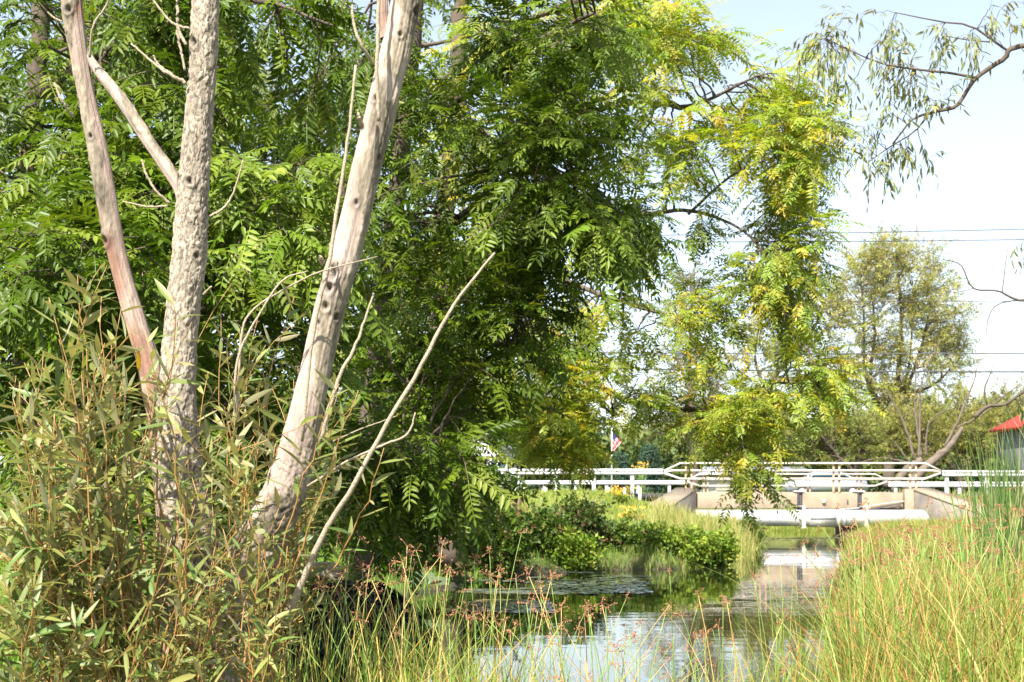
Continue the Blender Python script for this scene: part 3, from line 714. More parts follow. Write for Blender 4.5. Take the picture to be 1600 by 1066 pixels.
far('willow_tree', 'pale willow leaning left of the tall airy willow, above the bridge rails',
    [('trunk', [(1195, 765, 100, 24), (1190, 680, 100, 17), (1205, 600, 100, 12), (1235, 560, 100, 9), (1268, 520, 100, 6), (1290, 470, 100, 3)]),
     ('limb', [(1200, 620, 100, 10), (1180, 560, 100, 6), (1190, 490, 100, 3)]), ('limb', [(1225, 570, 100, 8), (1262, 545, 99, 7), (1300, 500, 99, 3)]), ('limb', [(1195, 650, 100, 8), (1260, 620, 101, 5), (1320, 600, 101, 3)])],
    [(1245, 490, 60, 50, 98, 103, 26, None), (1200, 540, 50, 60, 98, 103, 18, None), (1290, 480, 30, 45, 98, 103, 12, None), (1290, 590, 60, 45, 98, 103, 22, None), (1200, 640, 70, 50, 98, 103, 26, None), (1320, 540, 30, 50, 98, 103, 10, None)])
far('willow_tree', 'distant dull willow seen through the yellowing leaves, left of the others',
    [('trunk', [(1085, 765, 104, 22), (1082, 660, 104, 14), (1078, 560, 104, 8), (1080, 470, 104, 3)]), ('limb', [(1082, 620, 104, 8), (1050, 540, 104, 4)]), ('limb', [(1082, 600, 104, 8), (1110, 520, 104, 4)])],
    [(1075, 480, 45, 50, 102, 107, 22, None), (1090, 560, 60, 60, 102, 107, 26, None), (1070, 650, 90, 50, 102, 107, 28, None)], pal=[(3, (.22, .19, .09)), (2, (.16, .17, .06))])
far('willow_bush', 'broad rounded olive willow growing low behind the right guardrail',
    [('trunk', [(1500, 770, 88, 20), (1505, 730, 88, 15), (1530, 700, 88, 9)]), ('limb', [(1502, 740, 88, 10), (1450, 700, 88, 6), (1400, 680, 88, 4)]), ('limb', [(1505, 735, 88, 10), (1580, 690, 88, 6)])],
    [(1480, 690, 60, 45, 85, 91, 40, None), (1560, 680, 60, 55, 85, 91, 40, None), (1600, 620, 40, 30, 88, 92, 12, None), (1390, 680, 60, 40, 86, 91, 36, None), (1520, 635, 60, 25, 88, 92, 16, None)], Lm=.62,
    pal=[(5, (.22, .22, .055)), (3, (.27, .26, .08)), (1, (.14, .17, .045))])
far('willow_bush', 'olive willow bush behind the middle of the bridge railing',
    [('trunk', [(1330, 770, 84, 18), (1340, 720, 84, 10), (1345, 690, 84, 5)]), ('limb', [(1335, 740, 84, 8), (1290, 690, 84, 4)])],
    [(1345, 690, 40, 40, 82, 87, 26, None), (1290, 700, 50, 40, 83, 87, 26, None), (1240, 690, 50, 40, 84, 88, 22, None)], Lm=.62, pal=[(4, (.17, .20, .05)), (3, (.22, .23, .06))])
# dead pollard with bare pale shoots
M['fbark'] = bark_mat('far_grey_bark', use_attr=False, base=(.15, .12, .095), sc=.2)
dp = thing('dead_willow', P(1445, 768, 82), 'leaning half-dead willow trunk with bare pale shoots behind the railing', 'tree')
def limb_part(nm, pts, mat, parent, sides=8, n=20, wob=.1, name_noise=6):
    pp = np.array([np.append(P(p[0], p[1], p[2]), p[3] / F * p[2] / 2) for p in pts]); s = spline(pp, n)
    s[1:-1, :3] += rng.normal(0, 1, (n - 2, 3)) * s[1:-1, 3:4] * wob
    v, f = tubes(s[:, :3], np.maximum(s[:, 3], .0015), sides); return part(nm, v, f, mat, parent, smooth=True)
limb_part('trunk', [(1418, 768, 82, 20), (1440, 735, 82, 15), (1468, 712, 82, 13), (1490, 690, 82, 10), (1504, 668, 82, 6)], M['fbark'], dp)
limb_part('trunk', [(1395, 768, 82, 10), (1412, 740, 82, 13), (1440, 718, 82, 11)], M['fbark'], dp)
for pts in ([(1430, 722, 82, 7), (1412, 660, 82, 5), (1385, 610, 82, 3), (1365, 560, 82, 2)], [(1436, 720, 82, 7), (1437, 650, 82, 5), (1442, 590, 82, 3), (1470, 530, 82, 2)], [(1440, 718, 82, 6), (1430, 640, 82, 4), (1432, 560, 82, 2)],
            [(1422, 722, 82, 5), (1404, 700, 82, 3), (1398, 690, 82, 2)], [(1475, 700, 82, 6), (1500, 650, 82, 5), (1520, 600, 82, 3), (1530, 560, 82, 1.5)], [(1430, 725, 82, 5), (1380, 716, 82, 4), (1345, 722, 82, 2)],
            [(1446, 714, 82, 6), (1452, 660, 82, 3), (1480, 640, 82, 2)], [(1436, 655, 82, 3), (1410, 620, 82, 1.5)], [(1490, 670, 82, 4), (1545, 640, 82, 3), (1580, 585, 82, 1.5)]):
    limb_part('bare_branch', [(a, b, c, d * .7) for a, b, c, d in pts], M['fbark'], dp, sides=6, wob=.3)
# spruces
for (px, py0, py1, wd, Y, lab) in ((1015, 770, 692, 44, 112, 'dark blue-green spruce far behind the flagpole'), (968, 770, 705, 40, 118, 'second bluish spruce beside the flagpole'), (1505, 770, 690, 50, 108, 'dark spruce showing between the low willows')):
    base = P(px, 0, Y); base[2] = 1.5; t = thing('spruce_tree', base, lab, 'tree', 'distant spruces'); H = px_z(py1, Y) - 1.5
    v, f = tubes(np.array([base, base + (0, 0, H)]), np.array([.18, .03]), 8); part('trunk', v, f, M['bark'], t)
    n = 900; u = rng.random(n) ** .7; hgt = H * (1 - u); rad = wd / F * Y / 2 * u; th = rng.uniform(0, 6.283, n); rr = rad * rng.uniform(.3, 1, n)
    L = base + np.stack([rr * np.cos(th), rr * np.sin(th), hgt], -1); Xv = np.stack([np.cos(th), np.sin(th), np.full(n, -.25)], -1)
    items, cols = [], []
    for k in range(6):
        q = np.arange(n) % 6 == k; v, f, c = scatter(SPRIG[k], Xv[q], np.array([[0, 0, 1.]]) + rng.normal(0, .3, (q.sum(), 3)), L[q], np.full(q.sum(), .8), pick_cols(int(q.sum()), [(1, (.05, .10, .07)), (1, (.07, .12, .08))])); items.append((v, f)); cols.append(c)
    V, Fc = merge(items); part('crown', V, Fc, M['fleaf'], t, np.concatenate(cols), kind='stuff')
# far wood
items, cols = [], []
NW = 15000; px = rng.uniform(-200, 1900, NW); top = 640 + 45 * (fbm(np.stack([px / 60, px * 0, px * 0], -1), 3) - .5) * 2 + np.interp(px, [0, 900, 1000, 1600], [-40, 20, 30, 5])
Yw = rng.uniform(135, 165, NW); pyw = 772 - (772 - top) * rng.uniform(0, 1, NW) ** .75; L = np.stack([(px - 800) / F * Yw, Yw, CH + (HY - pyw) / F * Yw], -1)
for k in range(6):
    q = np.arange(NW) % 6 == k; n = int(q.sum()); v, f, c = scatter(BUSHY[k], rng.normal(0, 1, (n, 3)) + (0, 0, .3), rng.normal(0, 1, (n, 3)), L[q], rng.uniform(1.2, 2.2, n), pick_cols(n, [(3, (.09, .13, .045)), (2, (.14, .17, .05)), (1, (.06, .10, .06))])); items.append((v, f)); cols.append(c)
V, Fc = merge(items); o = part('far_wood', V, Fc, M['fleaf'], None, np.concatenate(cols)); tag(o, 'band of distant mixed green wood beyond the road', kind='stuff')

# ------------------------------------------------------------------ near and middle walnut-like trees
DG = [(6, (.070, .115, .009)), (3, (.115, .165, .012)), (1, (.16, .19, .025))]                 # deep green, lowered to paint in the shade of the crowns
BGc = [(5, (.110, .168, .017)), (4, (.15, .21, .023)), (1, (.2, .25, .04))]                   # lighter green, also paints the sunlit walnut clumps brighter
YG = [(6, (.27, .33, .035)), (4, (.19, .27, .03)), (2.5, (.38, .37, .04)), (.7, (.50, .38, .05))]
YG2 = [(5, (.14, .20, .03)), (3, (.20, .25, .035)), (1, (.34, .32, .04))]

tree('walnut_tree', 'dark green walnut with drooping compound leaves filling the left edge behind the dead trunks',
     [('trunk', [(40, 930, 10.5, 46), (50, 700, 10.5, 42), (30, 400, 10.5, 36), (60, 100, 10.5, 30), (80, -300, 10.5, 16), (90, -500, 10.5, 6)]),
      ('limb', [(40, 480, 10.5, 20), (150, 380, 9.6, 14), (300, 300, 9, 9), (420, 260, 8.6, 4)]), ('limb', [(45, 640, 10.5, 18), (150, 600, 9.6, 12), (280, 560, 8.8, 7), (380, 600, 8.5, 4)]),
      ('limb', [(60, 150, 10.5, 18), (200, 60, 9.8, 12), (380, 0, 9.4, 8), (520, 40, 9, 4)]), ('limb', [(70, -50, 10.5, 14), (250, -180, 9.8, 9), (450, -220, 9.4, 4)]), ('limb', [(45, 560, 10.5, 14), (-60, 500, 9.6, 9), (-160, 450, 9, 5)])],
     [(90, 190, 240, 220, 8.2, 11, 34, 0), (330, 120, 180, 200, 8.4, 11, 26, 0), (90, 370, 190, 90, 7.0, 8.6, 22, 1), (420, 340, 110, 120, 8.0, 10, 20, 1), (100, 560, 200, 150, 8.4, 11, 26, 0),
      (380, 560, 150, 130, 8.5, 11, 20, 0), (200, -160, 380, 120, 9, 11.5, 12, 0), (-140, 400, 130, 400, 8.2, 11, 18, 0), (140, 800, 190, 110, 7.2, 9.5, 22, 1)],
     FR_HI, .32, [DG, BGc], M['leaf'], M['bark'], singles=300, ntw=6, nfr=4, twl=.36, droop=.28, br_r=.011, out=(0.1, -.25, -.05))
tree('walnut_tree', 'dark shaded walnut overhanging the pond bank right of the leaning dead trunk',
     [('trunk', [(560, 905, 14, 44), (566, 760, 14, 40), (590, 560, 14, 34), (620, 300, 14, 28), (650, 0, 14, 22), (660, -300, 14, 10)]),
      ('limb', [(575, 640, 14, 20), (680, 560, 13, 14), (790, 540, 12, 9), (880, 600, 11.5, 4)]), ('limb', [(600, 440, 14, 22), (720, 340, 13, 15), (820, 270, 12, 10), (940, 300, 11, 4)]),
      ('limb', [(630, 200, 14, 18), (740, 140, 13, 13), (850, 60, 12, 9), (930, 20, 11.5, 4)]), ('limb', [(570, 720, 14, 16), (620, 700, 12, 11), (680, 720, 10.5, 7), (730, 760, 9.8, 4)]),
      ('limb', [(640, 90, 14, 14), (620, 0, 12.5, 9), (560, -60, 11.5, 5)]), ('limb', [(650, -80, 14, 14), (800, -150, 12.5, 8), (900, -180, 12, 4)])],
     [(800, 120, 110, 140, 10.8, 13.5, 26, 0), (850, 250, 75, 90, 10.3, 12.5, 16, 1), (915, 345, 60, 50, 10.3, 11.8, 11, 1), (770, 350, 130, 100, 10.5, 13.5, 24, 0), (640, 500, 120, 110, 10.6, 13.5, 22, 0), (640, 730, 95, 45, 8.9, 10.2, 15, 1),
      (780, 480, 60, 60, 10.8, 13, 8, 0), (705, 640, 70, 80, 10.8, 13, 13, 0), (570, 250, 130, 250, 10.8, 13.5, 28, 0), (600, -150, 220, 100, 11, 14, 10, 0), (750, -260, 130, 150, 8.6, 10.6, 12, 0), (915, 30, 60, 50, 10.5, 12.5, 6, 1), (720, 730, 50, 40, 11.5, 13.5, 6, 0), (590, 780, 70, 40, 11.5, 14.5, 6, 0)],  # the high front region is out of view, added to shade the crown
     FR_HI, .30, [DG, BGc], M['leaf'], M['bark'], singles=300, ntw=6, nfr=4, twl=.40, droop=.22, br_r=.012, out=(.15, -.2, -.1))
tree('locust_tree', 'tall tree with airy yellowing compound leaves reaching right over the pond',
     [('trunk', [(708, 880, 19, 40), (700, 700, 19, 38), (692, 400, 19, 34), (716, 150, 19, 28), (720, 0, 19, 24), (730, -300, 19, 14), (740, -450, 19, 5)]),
      ('limb', [(700, 300, 19, 18), (800, 240, 18, 13), (900, 175, 17.5, 9), (960, 140, 17, 7), (1060, 60, 17, 4)]), ('limb', [(890, 180, 17.5, 8), (1000, 160, 17, 7), (1080, 165, 16.5, 6), (1180, 120, 16, 3.5)]),
      ('limb', [(697, 440, 19, 17), (800, 400, 18, 12), (900, 445, 17, 9), (1000, 480, 16.5, 7), (1075, 500, 16.3, 4)]), ('limb', [(800, 400, 18, 11), (900, 340, 17, 9), (1000, 335, 16.5, 7), (1080, 330, 16.2, 6), (1160, 360, 16, 4), (1210, 420, 16, 3)]),
      ('limb', [(705, 120, 19, 15), (830, 30, 17.8, 10), (960, -10, 17, 7), (1080, -20, 16.5, 4)]), ('limb', [(690, 560, 19, 15), (800, 570, 17.5, 10), (900, 600, 16.8, 7), (960, 650, 16.5, 4)]),
      ('limb', [(700, 520, 19, 18), (850, 560, 18, 14), (980, 625, 17.2, 11), (1090, 640, 17, 9), (1150, 622, 16.5, 8), (1210, 598, 16.2, 5), (1280, 610, 16, 3)]), ('limb', [(1075, 335, 16.2, 5), (1150, 270, 16, 4), (1230, 240, 15.8, 3)]),
      ('limb', [(1090, 640, 17, 7), (1120, 690, 16.5, 5), (1160, 740, 16, 3)]), ('limb', [(900, 600, 16.8, 6), (880, 680, 16.4, 4), (890, 740, 16, 3)])],
     [(1060, 60, 105, 60, 15.5, 18.5, 24, 0), (960, 40, 90, 55, 16, 19, 13, 0), (1245, 170, 48, 80, 15, 17.5, 25, 0), (1130, 230, 110, 65, 15.3, 18, 18, 0), (1010, 190, 110, 90, 15.5, 18.5, 12, 0),
      (1250, 300, 36, 90, 15, 17, 22, 0), (1210, 430, 42, 85, 15, 17, 23, 1), (1130, 400, 60, 80, 15.3, 17.5, 4, 1), (1030, 350, 90, 60, 15.5, 17.5, 6, 1), (950, 470, 80, 70, 15.5, 18, 3, 1),
      (1100, 500, 60, 80, 15.3, 17.5, 10, 0), (890, 530, 80, 75, 15.3, 18, 22, 0), (860, 640, 80, 60, 15.3, 18, 24, 0), (880, 700, 45, 30, 15.2, 16.5, 8, 0), (780, 560, 60, 90, 15.5, 18, 10, 0), (985, 600, 50, 28, 15.3, 17.5, 5, 0), (1145, 650, 65, 40, 15, 17, 22, 0),
      (1270, 600, 48, 34, 15, 16.8, 11, 0), (1160, 725, 28, 32, 15.2, 16.5, 5, 1), (1050, 600, 50, 30, 15.5, 17, 4, 0), (740, 150, 90, 140, 16.5, 19, 18, 0), (900, -120, 200, 60, 16, 19, 4, 0), (760, 330, 80, 110, 16.5, 19, 8, 0)],
     FR_Y, .285, [YG, YG2], M['yleaf'], M['bark'], singles=300, ntw=5, nfr=4, twl=.42, droop=.16, br_r=.014, out=(.1, 0, -.1))
tree('maple_tree', 'dense green tree filling the gaps behind the walnuts at left',
     [('trunk', [(300, 880, 24, 40), (310, 600, 24, 36), (330, 300, 24, 30), (340, 0, 24, 20), (340, -300, 24, 8)]), ('limb', [(310, 500, 24, 18), (500, 400, 24, 12), (650, 350, 24, 6)]), ('limb', [(320, 400, 24, 16), (150, 300, 24, 10), (0, 250, 24, 6)]),
      ('limb', [(330, 200, 24, 16), (550, 100, 24, 10), (720, 60, 24, 5)]), ('limb', [(330, 120, 24, 14), (100, 20, 24, 8)]), ('limb', [(305, 640, 24, 14), (520, 600, 24, 9), (700, 640, 24, 5)])],
     [(150, 200, 300, 300, 21, 27, 50, 0), (480, 150, 230, 250, 21, 27, 40, 0), (380, 480, 380, 200, 21, 27, 64, 0), (610, 550, 110, 120, 20, 25, 14, 1), (60, 620, 200, 120, 20, 25, 26, 0), (300, 740, 340, 90, 20, 26, 46, 0), (350, -150, 480, 100, 21, 27, 12, 0)],
     FR_LO, .62, [DG, BGc], M['leaf'], M['bark'], singles=0, ntw=5, nfr=5, twl=.8, droop=.3, br_r=.02, reach=3)

# ------------------------------------------------------------------ willow boughs reaching in from the right
WL = [(4, (.10, .13, .04)), (3, (.15, .18, .05)), (1, (.3, .27, .06))]
ow = [('trunk', [(2050, 1010, 12.5, 90), (2030, 700, 12.5, 80), (2000, 400, 12.5, 66), (1990, 0, 12.5, 52), (1960, -400, 12.5, 26)]),
      ('limb', [(1995, 120, 12.5, 26), (1800, 60, 12.2, 14), (1600, 72, 12, 9), (1570, 92, 12, 8), (1525, 122, 12, 7), (1495, 165, 12, 6), (1460, 175, 12, 5), (1425, 188, 12, 3.5), (1395, 225, 12, 2.5)]),
      ('limb', [(1524, 122, 12, 5), (1490, 115, 12, 4), (1430, 108, 12, 3.5), (1370, 97, 12, 2.5), (1290, 60, 12, 1.5)]),
      ('limb', [(1578, 82, 12, 4), (1550, 62, 12, 3.5), (1515, 40, 12, 3), (1470, 34, 12, 2.5), (1400, 20, 12, 1.5)]),
      ('limb', [(1550, 66, 12, 2.5), (1510, 62, 12, 2), (1470, 55, 12, 1.2)]), ('limb', [(1450, 178, 12, 3), (1430, 205, 12, 2.5), (1390, 230, 12, 2), (1355, 255, 12, 1.2)]),
      ('limb', [(2000, 450, 12.5, 24), (1800, 455, 12.2, 9), (1700, 462, 12, 5), (1600, 470, 12, 4), (1560, 455, 12, 3.2), (1520, 450, 12, 2.6), (1502, 415, 12, 2), (1473, 405, 12, 1.2)]),
      ('limb', [(1600, 468, 12, 2.5), (1560, 475, 12, 2), (1545, 495, 12, 1.6), (1540, 530, 12, .8)]), ('limb', [(1566, 458, 12, 1.8), (1570, 420, 12, 1.4), (1575, 385, 12, .8)]), ('limb', [(1522, 450, 12, 1.4), (1500, 456, 12, 1.2), (1480, 457, 12, .8)]),
      ('limb', [(2010, 620, 12.5, 26), (1800, 600, 12.3, 14), (1650, 590, 12, 8), (1600, 612, 12, 5), (1570, 632, 12, 5), (1543, 635, 12, 6), (1522, 652, 12, 8)]),
      ('limb', [(1543, 635, 12, 3), (1538, 610, 12, 3), (1545, 590, 12, 2), (1552, 570, 12, 1)]), ('limb', [(1550, 634, 12, 2.6), (1570, 618, 12, 2), (1595, 600, 12, 1.2)])]
tree('overhanging_willow', 'slender willow boughs with narrow hanging leaves against the sky at top right', ow,
     [(1340, 70, 75, 55, 11.5, 12.5, 12, None), (1350, 210, 70, 70, 11.6, 12.4, 8, None), (1450, 60, 90, 55, 11.5, 12.5, 12, None), (1420, 140, 75, 40, 11.6, 12.4, 8, None), (1405, 260, 45, 35, 11.7, 12.3, 6, None), (1310, 200, 40, 60, 11.7, 12.3, 5, None), (1260, 60, 30, 50, 11.7, 12.3, 3, None), (1555, 30, 50, 35, 11.6, 12.4, 5, None),
      (1610, 390, 25, 20, 11.8, 12.2, 2, None), (1600, 640, 30, 20, 11.8, 12.2, 3, None), (1480, 150, 30, 20, 11.8, 12.2, 2, None), (1750, 0, 120, 200, 11.4, 12.6, 10, None), (1290, 110, 40, 60, 11.7, 12.3, 3, None)],
     LANCE_W, .088, WL, M['wleaf'], M['bark'], singles=300, ntw=5, nfr=5, twl=.24, droop=.7, br_r=.004, tw_r=.0013, spread=.5, sides=7, reach=2)

# ------------------------------------------------------------------ shrubs and herbs on the left bank
def shrub(name, label, px, Y, wpx, top_py, pal, dens=260, leaf=.10, cat='shrub', group=None, tpl=BUSHY, red=0):
    x = px_x(px, Y); zb = float(ground_z(x, Y)); zb = max(zb, .02); H = px_z(top_py, Y) - zb; R = wpx / F * Y / 2
    t = thing(name, (x, Y, zb), label, cat, group); b = np.array((x, Y, zb)); ns = 12
    ph = rng.uniform(0, 6.283, ns); rr = R * rng.uniform(.1, .8, ns); tips = b + np.stack([rr * np.cos(ph), rr * np.sin(ph) * .7, H * rng.uniform(.6, 1, ns)], -1)
    paths = np.array([bent(b + np.append(rng.normal(0, .08, 2), -.05), q, 6, .05, .03) for q in tips]); v, f = tubes(paths, np.tile(np.linspace(.014, .004, 6), (ns, 1)), 5); part('stems', v, f, M['rust'] if red else M['twig'], t, kind='stuff')
    n = dens; k = rng.integers(0, ns, n); tt = rng.uniform(.15, 1, n) ** .7; L = paths[k, 0] + (tips[k] - paths[k, 0]) * tt[:, None] + rng.normal(0, 1, (n, 3)) * np.array((R * .22, R * .18, H * .13))
    L[:, 2] = np.maximum(L[:, 2], zb + .05); X_ = (L - (b + (0, 0, H * .3))) + rng.normal(0, .25, (n, 3)); items, cols = [], []
    for q_ in range(6):
        q = np.arange(n) % 6 == q_; m = int(q.sum()); v, f, c = scatter(tpl[q_], X_[q], np.array([[0, 0, 1.]]) + rng.normal(0, .5, (m, 3)), L[q], leaf * 2.6 * rng.uniform(.7, 1.3, m), pick_cols(m, pal)); items.append((v, f)); cols.append(c)
    V, Fc = merge(items); part('foliage', V, Fc, M['leaf'], t, np.concatenate(cols), kind='stuff'); return t
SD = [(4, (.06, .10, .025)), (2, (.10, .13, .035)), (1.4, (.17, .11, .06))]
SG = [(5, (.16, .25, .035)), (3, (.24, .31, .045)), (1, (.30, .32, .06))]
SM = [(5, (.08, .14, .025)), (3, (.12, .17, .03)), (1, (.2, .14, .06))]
k = 0
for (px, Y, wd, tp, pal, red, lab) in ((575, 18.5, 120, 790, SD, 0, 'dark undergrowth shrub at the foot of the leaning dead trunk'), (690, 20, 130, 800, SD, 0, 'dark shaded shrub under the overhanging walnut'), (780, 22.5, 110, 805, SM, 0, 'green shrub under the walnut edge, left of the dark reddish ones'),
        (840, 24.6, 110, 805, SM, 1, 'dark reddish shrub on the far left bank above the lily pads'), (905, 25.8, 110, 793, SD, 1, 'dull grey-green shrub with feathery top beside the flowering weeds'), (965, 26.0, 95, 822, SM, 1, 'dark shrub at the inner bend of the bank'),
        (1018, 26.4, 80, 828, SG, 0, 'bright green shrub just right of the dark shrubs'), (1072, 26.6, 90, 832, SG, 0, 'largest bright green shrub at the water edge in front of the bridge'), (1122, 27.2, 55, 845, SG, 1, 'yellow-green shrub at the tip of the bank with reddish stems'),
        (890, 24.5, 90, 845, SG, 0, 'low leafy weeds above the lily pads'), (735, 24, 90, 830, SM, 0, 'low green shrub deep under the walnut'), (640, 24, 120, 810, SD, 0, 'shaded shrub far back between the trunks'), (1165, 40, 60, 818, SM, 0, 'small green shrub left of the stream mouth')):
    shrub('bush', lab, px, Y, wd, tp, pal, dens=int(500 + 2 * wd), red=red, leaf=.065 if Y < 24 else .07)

# sedge tuft, blades
def blades(root_xyz, dirv, H, W, K, bend, col, name=None):
    """N ribbons: roots (N,3), lean direction (N,2), heights, widths"""
    N = len(root_xyz); t = np.linspace(0, 1, K)[None, :, None]
    lean = np.concatenate([dirv, np.zeros((N, 1))], 1)[:, None]
    H_ = H[:, None, None]; b = bend[:, None, None]
    up = np.array((0, 0, 1.))[None, None]
    c = root_xyz[:, None] + up * H_ * (t - .25 * b * t ** 2.5) + lean * H_ * (t * .18 + b * t ** 2.2)
    th = rng.uniform(0, np.pi, N); s = np.stack([np.cos(th), np.sin(th) * .5, 0 * th], -1)[:, None]
    wd = (W[:, None, None] / 2) * np.maximum(1 - t ** 2.2, .08)
    V = np.stack([c - s * wd, c + s * wd], 2).reshape(-1, 3)
    i = np.arange(K - 1); q = np.stack([2 * i, 2 * i + 1, 2 * i + 3, 2 * i + 2], -1)
    Q = (q[None] + (np.arange(N) * 2 * K)[:, None, None]).reshape(-1, 4)
    return V, [Q], np.repeat(col, 2 * K, 0), c[:, -1], c
def field(name, label, n, xf, Hr, Wr, pal, K=4, bend=(.1, .7), dmin=-0.3, dmax=99, sink=.05, obj_kind='stuff', zoff=0, keep=None):
    x, y = xf(n); d, _ = shore_d(x, y); ok = (d > dmin) & (d < dmax); x, y = x[ok], y[ok]
    if keep is not None: q = keep(x, y); x, y = x[q], y[q]
    z = np.maximum(ground_z(x, y), -.25) - sink + zoff; n = len(x)
    an = rng.uniform(0, 6.283, n); dv = np.stack([np.cos(an), np.sin(an)], -1) * rng.uniform(.3, 1, (n, 1))
    hm = np.clip(.35 + 1.2 * fbm(np.stack([x * 1.1, y * .7, x * 0 + 3], -1), 3), .5, 1.25)
    V, Fc, C, tip, c = blades(np.stack([x, y, z], -1), dv, rng.uniform(*Hr, n) * hm, rng.uniform(*Wr, n), K, rng.uniform(*bend, n) ** 1.3, pick_cols(n, pal, .22))
    o = part(name, V, Fc, M['grass'], None, C); tag(o, label, kind=obj_kind); return o
RUSH = [(5, (.15, .24, .04)), (4, (.24, .30, .05)), (2, (.45, .36, .12)), (1.3, (.55, .30, .06)), (1, (.30, .19, .09))]
GOLD = [(6, (.17, .24, .035)), (3, (.27, .28, .06)), (4, (.10, .17, .022)), (2, (.42, .30, .11)), (2, (.40, .17, .055)), (1, (.17, .11, .05))]
GRN = [(5, (.11, .22, .025)), (3, (.17, .28, .03)), (1, (.25, .28, .05))]
LAWN = [(4, (.19, .26, .04)), (3, (.27, .31, .06)), (1, (.36, .32, .12))]
def uni(x0, x1, y0, y1):
    return lambda n: (rng.uniform(x0, x1, n), rng.uniform(y0, y1, n))
def wedge(p0, p1, y0, y1, pw=1.0):
    """evenly over ground seen between two photo columns"""
    def f(n):
        y = y0 + (y1 - y0) * rng.random(n) ** pw; return px_x(p0 + (p1 - p0) * rng.random(n), y), y
    return f
field('bank_grass', 'fresh green grass along the left water edge', 26000, wedge(380, 960, 13, 26), (.12, .38), (.006, .014), GRN, dmin=-.1, dmax=3.5)
field('bank_grass', 'taller yellow-green grass at the tip of the left bank by the stream', 9000, wedge(1000, 1240, 27, 53, .8), (.3, .9), (.012, .03), [(3, (.2, .25, .05)), (3, (.33, .31, .1)), (1, (.4, .3, .12))], dmin=-.3, dmax=3)
field('bank_grass', 'low green herbs at the inner bend of the left bank', 14000, wedge(900, 1180, 23.5, 31), (.08, .32), (.01, .022), [(4, (.12, .2, .03)), (3, (.2, .25, .05)), (2, (.07, .11, .02)), (1, (.3, .24, .09))], dmin=-.25, dmax=4)
field('lawn', 'sunlit rough lawn on the slope below the left guardrail', 26000, wedge(740, 1090, 36, 55), (.08, .3), (.02, .045), LAWN, K=3, dmin=1.0)
field('lawn', 'sunlit rough grass on the slope right of the bridge', 14000, wedge(1380, 1640, 34, 55), (.15, .45), (.02, .05), LAWN, K=3, dmin=.3)
field('verge', 'rough grass verge beyond the road', 12000, wedge(700, 1640, 69.5, 90), (.15, .5), (.04, .08), LAWN, K=3, dmin=.2)
field('undergrowth', 'green undergrowth behind the willow stems', 12000, wedge(-60, 420, 6.5, 11), (.2, .6), (.008, .018), GRN, dmin=.1)
field('rushes', 'dense golden green rushes covering the right bank', 42000, wedge(1300, 2000, 8.0, 24, 1.1), (.18, .52), (.006, .013), GOLD, K=5, bend=(.1, 1.0), dmin=-.45)
field('rushes', 'green and straw rushes lining the right bank towards the bridge', 12000, wedge(1300, 1640, 24, 50), (.3, .65), (.015, .03), GOLD, K=4, dmin=-.35)
field('rushes', 'green and straw rushes in the near foreground at right', 5000, wedge(1320, 1660, 4.0, 8.3, .9), (.35, .66), (.004, .009), GOLD, K=6, bend=(.1, 1.1), dmin=-9)
field('rushes', 'thin rushes along the near shore in front of the open water', 1100, wedge(560, 1260, 4.2, 7.2), (.3, .68), (.0035, .0075), RUSH, K=6, dmin=-9)
field('rushes', 'rushes along the near shore in front of the dark leaf heap', 170, wedge(400, 680, 4.6, 7.2), (.3, .68), (.0035, .0075), RUSH, K=6, dmin=-9)
field('rushes', 'short dense grass under the rushes in the near foreground', 7000, wedge(400, 1660, 5.2, 8.6), (.1, .3), (.004, .008), GOLD, K=4, dmin=-9, keep=lambda x, y: (800 + x / y * F > 1240) | (y < 6.0))
field('rushes', 'short tangled rushes across the near shore', 1500, wedge(600, 1340, 4.2, 6.6), (.22, .5), (.0035, .007), GOLD, K=6, bend=(.3, 1.1), dmin=-9)
field('rushes', 'long bent straw stems arching over the near rushes', 170, wedge(900, 1660, 4.3, 8), (.7, 1.0), (.004, .007), [(3, (.42, .30, .11)), (2, (.40, .18, .06)), (1, (.25, .27, .07))], K=9, bend=(.5, 1.2), dmin=-9)
field('reeds', 'tall dark green reeds standing at the right edge', 800, wedge(1528, 1760, 8.6, 11.2), (.9, 1.6), (.010, .022), [(4, (.07, .13, .03)), (3, (.10, .17, .04)), (1, (.3, .3, .14))], K=7, bend=(.0, .35), dmin=-9)
for (px, Y, wd, tp, lab) in ((1432, 21, 120, 862, 'low green leafy weeds in the rushes below the right wing wall'), (1375, 15, 90, 905, 'dark green weeds at the right water edge'), (1505, 13, 130, 868, 'leafy weeds in the rushes in front of the tall reeds'), (1560, 30, 110, 812, 'green weeds behind the tall reeds')):
    shrub('weed_patch', lab, px, Y, wd, tp, [(4, (.13, .2, .03)), (2, (.2, .26, .05)), (1, (.3, .22, .08))], dens=260, leaf=.05, cat='weeds')
field('reeds', 'rough green growth on the far bank under the bridge', 6000, wedge(1100, 1345, 70, 76), (.3, .9), (.03, .06), LAWN, K=4, dmin=-99)
# sedge tuft behind the rock
n = 420; base = P(512, 905, 13.2); base[2] = float(ground_z(base[0], base[1])) + .12; an = rng.uniform(0, 6.283, n); dv = np.stack([np.cos(an), np.sin(an)], -1) * rng.uniform(.2, 1, (n, 1))
V, Fc, C, _, _ = blades(base + np.concatenate([dv * .1, np.zeros((n, 1))], 1), dv, rng.uniform(.25, .5, n), rng.uniform(.008, .014, n), 6, rng.uniform(.3, 1.1, n), pick_cols(n, GRN + [(3, (.3, .36, .06))]))
o = part('sedge_tuft', V, Fc, M['grass'], None, C); tag(o, 'bright arching sedge tuft behind the pale rock', 'sedge', kind='stuff')

